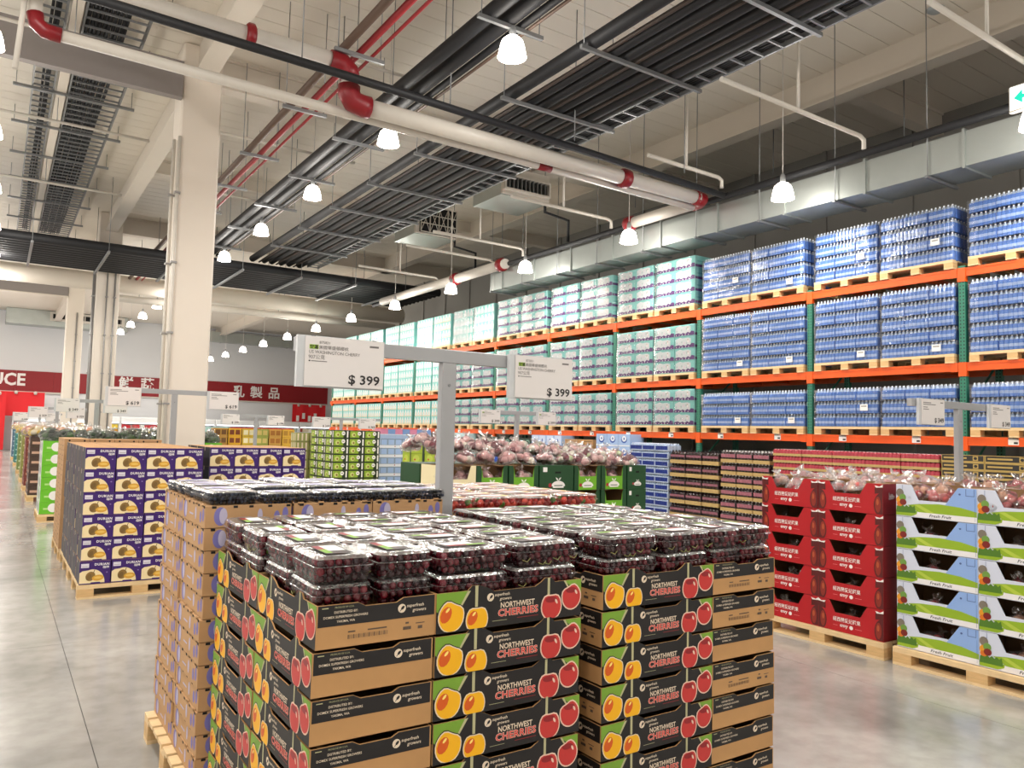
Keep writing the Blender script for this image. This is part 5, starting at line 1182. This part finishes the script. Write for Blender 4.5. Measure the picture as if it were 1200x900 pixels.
PKB = [print_box('drink_pack', 0.19, 0.235, 0.4, M('pack_' + n_, h_, 0.4), [('r', 0.0, 0.0, 1.0, 0.45, M('pack_pale_blue', '#a9bfdc')), ('r', 0.0, 0.4, 1.0, 0.46, WHP)]) for n_, h_ in (('pink', '#d98aa8'), ('blue', '#7f9ed0'))]
TRW = print_box('white_tray_pack', 0.76, 0.22, 0.4, M('pack_grey_blue', '#8fa2b8'), [('r', 0.0, 0.0, 1.0, 0.3, WHP), ('r', 0.03, 0.35, 0.22, 0.9, LBL), ('r', 0.27, 0.35, 0.47, 0.9, LBL), ('r', 0.52, 0.35, 0.72, 0.9, LBL), ('r', 0.77, 0.35, 0.97, 0.9, LBL), ('e', 0.5, 0.18, 0.02, 0.06, M('red_dot_print', '#c04a3c', 0.5), 0.001)])
plain_pallets('the white drink trays', 7.58, 17.0, 1, 1.58, 0, 0.134, 1.0)
stack('white_drink_tray', TRW, 'white tray of pale blue drinks', 'drink tray', 'white drink trays', 7.6, 17.0, 0.136, 2, 6, 0.77, 0.222)
for k in range(7): thing('drink_pack', (PKB[0] if k in (0, 2, 4) else PKB[1]), 'small pink or blue drink pack on the white trays, %s from left' % ORD[k], 'pack', 'pink and blue packs', (7.6 + k * 0.192, 17.02, 0.136 + 6 * 0.222), 0)
PG = print_box('light_green_carton', 0.30, 0.21, 0.4, M('pear_green_carton', '#a9bf3e', 0.45), [('e', 0.4, 0.5, 0.26, 0.36, M('pear_green_print', '#c4d25a', 0.45)), ('r', 0.86, 0.0, 1.0, 1.0, M('pear_dark_edge', '#3c4a38', 0.5)), ('e', 0.3, 0.4, 0.06, 0.1, M('apple_print_red', '#c23a24'), 0.0016)])
plain_pallets('the light green cartons', 7.15, 14.5, 1, 0.98, 0, 0.134, 1.0)
stack('pear_green_carton', PG, 'light green fruit carton near the sign post', 'carton', 'light green cartons', 7.17, 14.5, 0.136, 3, 6, 0.315, 0.213)
# gold cartons far left of them
golds = [('#b98a3a', '#6d4a22'), ('#e0a928', '#7a3a1a'), ('#d8b63a', '#f0e6c0'), ('#9ea44a', '#d8c070'), ('#d0a04a', '#a86a24'), ('#dcae3c', '#b8862c')]
for k, (h1, h2) in enumerate(golds):
    gm = print_box('gold_carton', 0.33, 0.21, 0.4, M('gold_carton_' + h1[1:], h1, 0.45), [('r', 0.1, 0.2, 0.45, 0.8, M('gold_print_' + h2[1:], h2, 0.5)), ('r', 0.55, 0.2, 0.9, 0.8, M('gold_print_' + h2[1:], h2))])
    stack('gold_carton', gm, 'gold toned snack carton behind the durians, block %s from left' % ORD[k], 'carton', 'gold snack cartons', 4.72 + k * 0.355, 21.0, 0.136, 1, 7, 0.34, 0.213)
plain_pallets('the gold snack cartons', 4.7, 21.0, 2, 1.08, 0, 0.134, 1.0)
TLP = print_box('pale_teal_carton', 0.42, 0.3, 0.4, M('pale_teal_carton', '#a9d2cf', 0.45), [('r', 0.5, 0.2, 0.8, 0.7, WHITE_PRINT), ('e', 0.85, 0.7, 0.08, 0.14, M('dark_shelf_print', '#23262e'))])
plain_pallets('the pale teal cartons', 4.95, 24.0, 1, 1.0, 0, 0.134, 1.0); stack('pale_teal_carton', TLP, 'pale teal carton just right of the nearest column', 'carton', 'pale teal cartons', 4.97, 24.0, 0.136, 2, 5, 0.43, 0.303)
RDC = print_box('red_carton', 0.45, 0.3, 0.4, M('bright_red_carton', '#c8202c', 0.45), [('e', 0.3, 0.5, 0.16, 0.2, WHITE_PRINT), ('r', 0.5, 0.4, 0.85, 0.55, WHITE_PRINT)])
plain_pallets('the far red cartons', 6.0, 24.4, 1, 1.9, 0, 0.134, 1.0); stack('red_carton', RDC, 'bright red carton behind the gold cartons', 'carton', 'bright red cartons', 6.02, 24.4, 0.136, 4, 5, 0.46, 0.303)
# brown cartons behind the left durian block, and the long line of pallets down the left aisle
BRC = print_box('kraft_carton', 0.27, 0.12, 0.35, KRAFT2, [('r', 0.2, 0.2, 0.5, 0.3, M('brown_ink', '#5d4630')), ('e', 0.8, 0.8, 0.04, 0.1, DARK), ('e', 0.2, 0.8, 0.04, 0.1, DARK)])
near_pallet('wooden pallet under the kraft cartons behind the durians', (0.70, 10.85, 0), 1.1, 1.2, 0, 0.135)
for r in range(11):
    for k in range(3): thing('kraft_carton', BRC, 'small kraft carton behind the durians, %s row, %s along the aisle' % (rowname(r, 11), ORD[k]), 'carton', 'kraft cartons', (0.70, 10.85 + k * 0.37, 0.137 + r * 0.1205), 0)
    for c in range(1, 4):
        if True: thing('kraft_carton', BRC, 'small kraft carton behind the durians, %s row, %s across' % (rowname(r, 11), ORD[c]), 'carton', 'kraft cartons', (0.70 + c * 0.275, 10.85, 0.137 + r * 0.1205), 0)
GRN = MB(); GRN.box(0.002, 0.39, 0, 0.5, 0, 0.2, M('bright_green_carton', '#6cc02a', 0.4), {'l': M('white_carton_side', '#dcdcd8', 0.5)}); f = front(); GRN.ell(f, 0.20, 0.10, 0.075, 0.075, WHITE_PRINT, 0.0008, 16); GRN.rect(f, 0.06, 0.07, 0.18, 0.1, M('pale_green_print2', '#b6e08a', 0.5))
lf = leftf(0.5, 0.002); GRN.ell(lf, 0.25, 0.1, 0.08, 0.07, M('grey_ink', '#8c8c90', 0.5)); GRN.rect(lf, 0.05, 0.02, 0.12, 0.18, M('grey_ink', '#8c8c90')); GRN = GRN.mesh('green_carton')
near_pallet('wooden pallet under the bright green cartons', (0.64, 15.0, 0), 1.2, 1.1, 0, 0.135)
stack('green_carton', GRN, 'bright green carton with white disc', 'carton', 'bright green cartons', 0.66, 15.02, 0.137, 3, 6, 0.395, 0.202, 0, 2, 0.51)
DKB = [M('dark_green_avocado', '#24381f', 0.45), M('dark_green_avocado2', '#1a2a18', 0.45), M('mid_green_avocado', '#3a5a2c', 0.45)]
BAG_D = [fruit_bag(40 + s_, DKB, 0.04, n=8, spread=1.1) for s_ in range(2)]
for i in range(12):
    for j in range(2): bag(BAG_D[(i + j) % 2], 'avocado_bag', 'bag of dark green avocados heaped behind the durians, %s across, %s back' % (ORD[i], ORD[j]), 'avocado bags', (0.78 + i * 0.235, 15.2 + j * 0.35, 0.137 + 6 * 0.202 + R_.uniform(0, 0.04)), R_.uniform(0, 6.28), 'avocados', 1.4)
stack('green_carton', GRN, 'bright green carton of the second pallet under avocados', 'carton', 'bright green cartons', 1.95, 15.02, 0.137, 4, 6, 0.395, 0.202); near_pallet('second wooden pallet under the bright green cartons', (1.93, 15.0, 0), 1.65, 1.1, 0, 0.135)
ORB_ = [M('orange_fruit', '#e08a5c', 0.4), M('peach_fruit', '#eab492', 0.4), M('coral_fruit', '#d9705c', 0.4)]; YLB = [M('pale_bulb', '#ead9b4', 0.5), M('yellow_fruit', '#e8c24a', 0.4)]
BAG_O = [fruit_bag(50, ORB_, 0.045, n=8), fruit_bag(51, YLB, 0.045, n=8)]
line = [(19.0, '#4a342c', '#c9a08a', 'dark brown', 0), (21.9, '#7c3a30', '#b98a70', 'red brown', 1), (25.0, '#8a8a44', '#d0cc90', 'olive', 1), (29.2, '#7c8c50', '#cfd8a8', 'pale olive', 0), (34.5, '#3f7d78', '#9cc8c0', 'dark teal', 0), (40.0, '#4a6a80', '#a8c0cc', 'grey blue', 0)]
for y, h1, h2, nm, bk in line:
    cm = print_box('aisle_carton', 0.4, 0.2, 0.5, M('aisle_carton_' + h1[1:], h1, 0.5), [('r', 0.1, 0.25, 0.5, 0.5, M('aisle_print_' + h2[1:], h2, 0.5)), ('e', 0.75, 0.5, 0.12, 0.2, M('aisle_print_' + h2[1:], h2))])
    plain_pallets('the %s cartons down the left aisle' % nm, 0.60, y, 1, 1.22, 0, 0.134, 1.1)
    stack('aisle_carton', cm, '%s produce carton down the left aisle' % nm, 'carton', nm + ' produce cartons', 0.61, y, 0.136, 3, 6, 0.402, 0.202, 0, 2, 0.51)
    for i in range(5):
        for j in range(2): bag(BAG_O[bk if (i + j) % 3 else 1 - bk], 'produce_bag', 'bag of orange or pale produce on the %s cartons, %s across, %s' % (nm, ORD[i], ('front', 'back')[j]), 'produce bags down the left aisle', (0.75 + i * 0.24, y + 0.2 + j * 0.5, 0.136 + 6 * 0.202), R_.uniform(0, 6.28), 'produce', 1.55)
# ================================================================== price signs
SIGNW = M('sign_card', '#e6e1de', 0.45); SIGNH = M('sign_holder', '#cdd0d2', 0.3); INKB = M('sign_ink', '#2b2828', 0.5); INKG = M('sign_ink_grey', '#77726f', 0.5); HILI = M('green_highlight', '#a5cf3c', 0.5)
def price_sign(price, w=0.40, h=0.235, full=True, lines=None):
    b = MB(); b.box(0, w, 0, 0.006, 0, h, SIGNW); f = front()
    b.text(f, price, 0.95 * w, 0.08 * h, 0.185 * h, INKB, bold=0.02, anchor='r', width=0.40 * w)
    if full:
        b.text(f, '875831', 0.17 * w, 0.86 * h, 0.055 * h, INKG); b.rect(f, 0.05 * w, 0.745 * h, 0.16 * w, 0.835 * h, HILI, 0.0006); b.text(f, '空運', 0.055 * w, 0.757 * h, 0.06 * h, INKB, bold=0.02, width=0.10 * w)
        b.text(f, '美國華盛頓櫻桃', 0.165 * w, 0.757 * h, 0.06 * h, INKG, width=0.37 * w); b.text(f, 'US WASHINGTON CHERRY', 0.045 * w, 0.655 * h, 0.065 * h, INKG, width=0.64 * w); b.text(f, '907公克', 0.04 * w, 0.55 * h, 0.07 * h, INKG, width=0.20 * w)
        b.rect(f, 0.045 * w, 0.49 * h, 0.065 * w, 0.515 * h, INKB, 0.0008); b.rect(f, 0.075 * w, 0.495 * h, 0.27 * w, 0.51 * h, INKG, 0.0008)
    else:
        for y, x1 in ((0.84, 0.4), (0.77, 0.6), (0.66, 0.25), (0.58, 0.3)): b.rect(f, 0.06 * w, y * h, x1 * w, (y + 0.03) * h, INKG, 0.0008)
    b.rect(f, 0.81 * w, 0.86 * h, 0.93 * w, 0.90 * h, INKG, 0.0008)
    return b.mesh('price_card')
POSTM = M('sign_post_grey', '#a8a9ab', 0.4, 0.15)
def t_sign(x, y, xl, xr, z, price, label, full=False, pw_=0.085, cards=None, hz=0.07, wd=0.40, hh=0.235):
    o = thing('price_sign_stand', None, label, 'sign', 'price sign stands', (x, y, 0))
    part('post', MB().bbox(-pw_ / 2, pw_ / 2, -pw_ * 0.3, pw_ * 0.3, 0.02, z - hz, POSTM, 0.004), o); part('base_plate', MB().bbox(-0.16, 0.16, -0.12, 0.12, 0, 0.02, POSTM, 0.004), o)
    part('cross_bar', MB().bbox(xl - x, xr - x, -0.025, 0.025, z - hz, z, POSTM, 0.004), o)
    part('bolt', MB().tube([(0, -pw_ * 0.3 - 0.003, z - hz - 0.12), (0, -pw_ * 0.3, z - hz - 0.12)], 0.008, STRUT, 8), o)
    me = price_sign(price, wd, hh, full)
    for cx in (cards or (xl + 0.03, xr - wd - 0.01)):
        c = part('sign_holder', MB().box(-0.035, wd + 0.006, 0.004, 0.03, -0.006, hh + 0.004, SIGNH), o, (cx - x, -0.06, z - hh))
        part('price_card', me, c, (0, -0.004, 0))
        for q in (0.03, wd - 0.06): part('clip', MB().box(q, q + 0.02, 0.0, 0.05, hh - 0.03, hh + 0.006, STRUT), c)
    return o
t_sign(1.99, 3.62, 1.16, 2.79, 2.09, '$ 399', 'grey T-shaped price stand between cherries and berries reading 399', True, cards=(1.19, 2.385))
t_sign(7.88, 3.9, 7.0, 8.84, 2.07, '$ 349', 'grey T-shaped price stand behind the pale fruit cartons reading 349', False, cards=(7.10, 8.42))
t_sign(2.21, 12.5, 1.3, 3.16, 2.19, '$ 619', 'grey T-shaped price stand before the nearest column reading 619', False, cards=(1.31, 2.70), wd=0.43, hh=0.27)
t_sign(7.90, 11.7, 7.08, 8.78, 2.07, '$ 399', 'small far price stand above the pink fruit reading 399', True, cards=(7.1, 8.34))
t_sign(1.75, 18.5, 1.0, 2.35, 2.16, '$ 349', 'far price stand left of the second column reading 349', False, cards=(1.0, 1.9), wd=0.42, hh=0.27)
t_sign(1.45, 26.0, 0.75, 2.2, 2.1, '$ 329', 'farther price stand down the left aisle reading 329', False, cards=(0.76, 1.7), wd=0.45, hh=0.3)
t_sign(1.3, 33.0, 0.5, 2.0, 2.0, '$ 299', 'farthest pale price stand down the left aisle', False, cards=(0.5, 1.5), wd=0.45, hh=0.3)
t_sign(5.6, 20.4, 4.9, 6.3, 1.98, '$ 199', 'far price stand right of the nearest column above gold cartons', False, cards=(4.75, 5.9), wd=0.42, hh=0.25)
t_sign(8.35, 21.5, 7.7, 9.6, 2.0, '$ 369', 'far price stand in front of the rack above the avocado cartons', False, cards=(7.5, 8.9), wd=0.5, hh=0.3)

# ================================================================== far wall: banner, flags, chillers
BAN = M('banner_red', '#8f0a16', 0.5, var=0.04); FLAG = M('flag_red', '#d9141f', 0.55, bump=0.3, bscale=2)
o = thing('wall_banner', None, 'long dark red banner with white lettering along the far wall', 'banner', None, (0, YB, 0))
xx = -8.9
while xx < 20.2:
    part('banner_panel', MB().box(xx, min(xx + 1.94, 20.2), -0.08, 0, 3.5, 4.74, BAN), o); xx += 1.945
fr = Fr((0, -0.082, 0), (1, 0, 0), (0, 0, 1))
part('white_rail', MB().box(-8.9, 4.2, -0.12, 0, 3.40, 3.5, WHITE_PIPE), o); part('white_rail', MB().box(6.0, 20.2, -0.12, 0, 3.42, 3.5, WHITE_PIPE), o)
part('lettering', MB().text(fr, 'PRODUCE', 1.28, 3.86, 0.70, WHITE_PRINT, 0.004, bold=0.03, anchor='r', width=4.1), o, label='white capital lettering')
for ch, x0, x1, z in (('鮮', 6.36, 7.18, 3.92), ('蔬', 7.64, 8.42, 3.92), ('乳', 13.47, 14.20, 3.75), ('製', 14.62, 15.42, 3.75), ('品', 15.9, 16.62, 3.75)):
    part('lettering', MB().text(fr, ch, x0, z + 0.06, 0.60, WHITE_PRINT, 0.004, bold=0.02, width=x1 - x0), o, label='white Chinese character')
def flag(x0, x1, z0, z1, y, label, cards=0):
    b = MB(); n = 12; rows = []
    for k in range(n + 1):
        x = x0 + (x1 - x0) * k / n; yy = 0.06 * math.sin(k * 1.3)
        rows.append((x, yy))
    rings = [[(x, yy * (1 - j * 0.2), z1 + (z0 - z1) * j / 4) for x, yy in rows] for j in range(5)]
    b.loft(rings, FLAG, closed=False, smooth=True); b.loft([[(x, y_ + 0.01, z) for x, y_, z in r] for r in rings][::-1], FLAG, closed=False, smooth=True)
    o = thing('red_cloth_banner', b, label, 'banner', 'red cloth banners', (0, y, 0))
    for k in range(3): part('hook', MB().lathe([(0.06, -0.1), (0.1, 0), (0.06, 0.1)], WHITE_PIPE, 8, (x0 + (x1 - x0) * (k + 0.5) / 3, -0.1, z1 - 0.05), True, True), o)
    for k in range(cards): part('white_card', MB().box(x0 + 0.25 + k * 0.42, x0 + 0.45 + k * 0.42, -0.14, -0.12, z0 + 0.15 + 0.18 * (k % 2), z0 + 0.55 + 0.18 * (k % 2), WHITE_PRINT), o)
flag(-0.6, 2.3, 2.0, 3.42, 53.6, 'bright red cloth hanging under the lettering at far left')
flag(-1.6, 0.38, 0.05, 3.3, 52.5, 'tall bright red curtain at the far left edge')
flag(17.2, 19.6, 2.03, 3.36, 53.6, 'bright red cloth with white cards at the right end of the banner', 4)
CHW = M('chiller_white', '#f2f4f5', 0.35); CHL = M('chiller_lamp_glow', '#ffffff', 0.4, emit=2.2); CHIN = M('chiller_inside', '#c9d2d8', 0.5)
goods = [['#a33a2a', '#c8502c', '#8f2c24'], ['#e0b22c', '#efcf4a', '#d89a24'], ['#e8e6dc', '#c8202c', '#e8d24a'], ['#31418f', '#e8eaf2', '#3a5ab0'], ['#d8c83a', '#8a97a8', '#b08a90'], ['#5d8a78', '#a8b8b0', '#c05a5a'], ['#c8b89a', '#e2d6c0', '#a84a3a']]
for k in range(7):
    x0 = 0.75 + k * 2.8
    o = thing('open_chiller', None, 'white open chiller along the far wall, %s from left' % ORD[k], 'refrigerator', 'open chillers', (x0, 52.9, 0))
    part('body', MB().box(0, 2.78, 0.95, 1.1, 0, 2.1, CHW).box(0, 0.06, 0.1, 0.95, 0, 2.1, CHW).box(2.72, 2.78, 0.1, 0.95, 0, 2.1, CHW).box(0, 2.78, 0, 0.95, 0, 0.45, CHW), o)
    part('canopy', MB().bbox(0, 2.78, 0.0, 1.0, 1.78, 2.12, CHW, 0.05), o); part('canopy_lamp', MB().box(0.1, 2.68, 0.02, 0.1, 1.72, 1.78, CHL), o)
    for z in (0.8, 1.1, 1.4): part('shelf', MB().box(0.06, 2.72, 0.3, 0.95, z, z + 0.03, CHIN), o)
    rr = random.Random(k)
    for si, z in enumerate((0.83, 1.13, 1.43)):
        g_ = MB()
        for q in range(12):
            hx = rr.choice(goods[k]); g_.box(0.1 + q * 0.217, 0.30 + q * 0.217, 0.32, 0.6, z, z + rr.uniform(0.18, 0.25), M('goods_' + hx[1:], hx, 0.5))
        thing('chilled_goods', g_, 'rows of small packs on shelf %s of the %s chiller' % (('low', 'middle', 'high')[si], ORD[k]), 'groceries', 'chilled goods', (x0, 52.9, 0), kind='stuff')
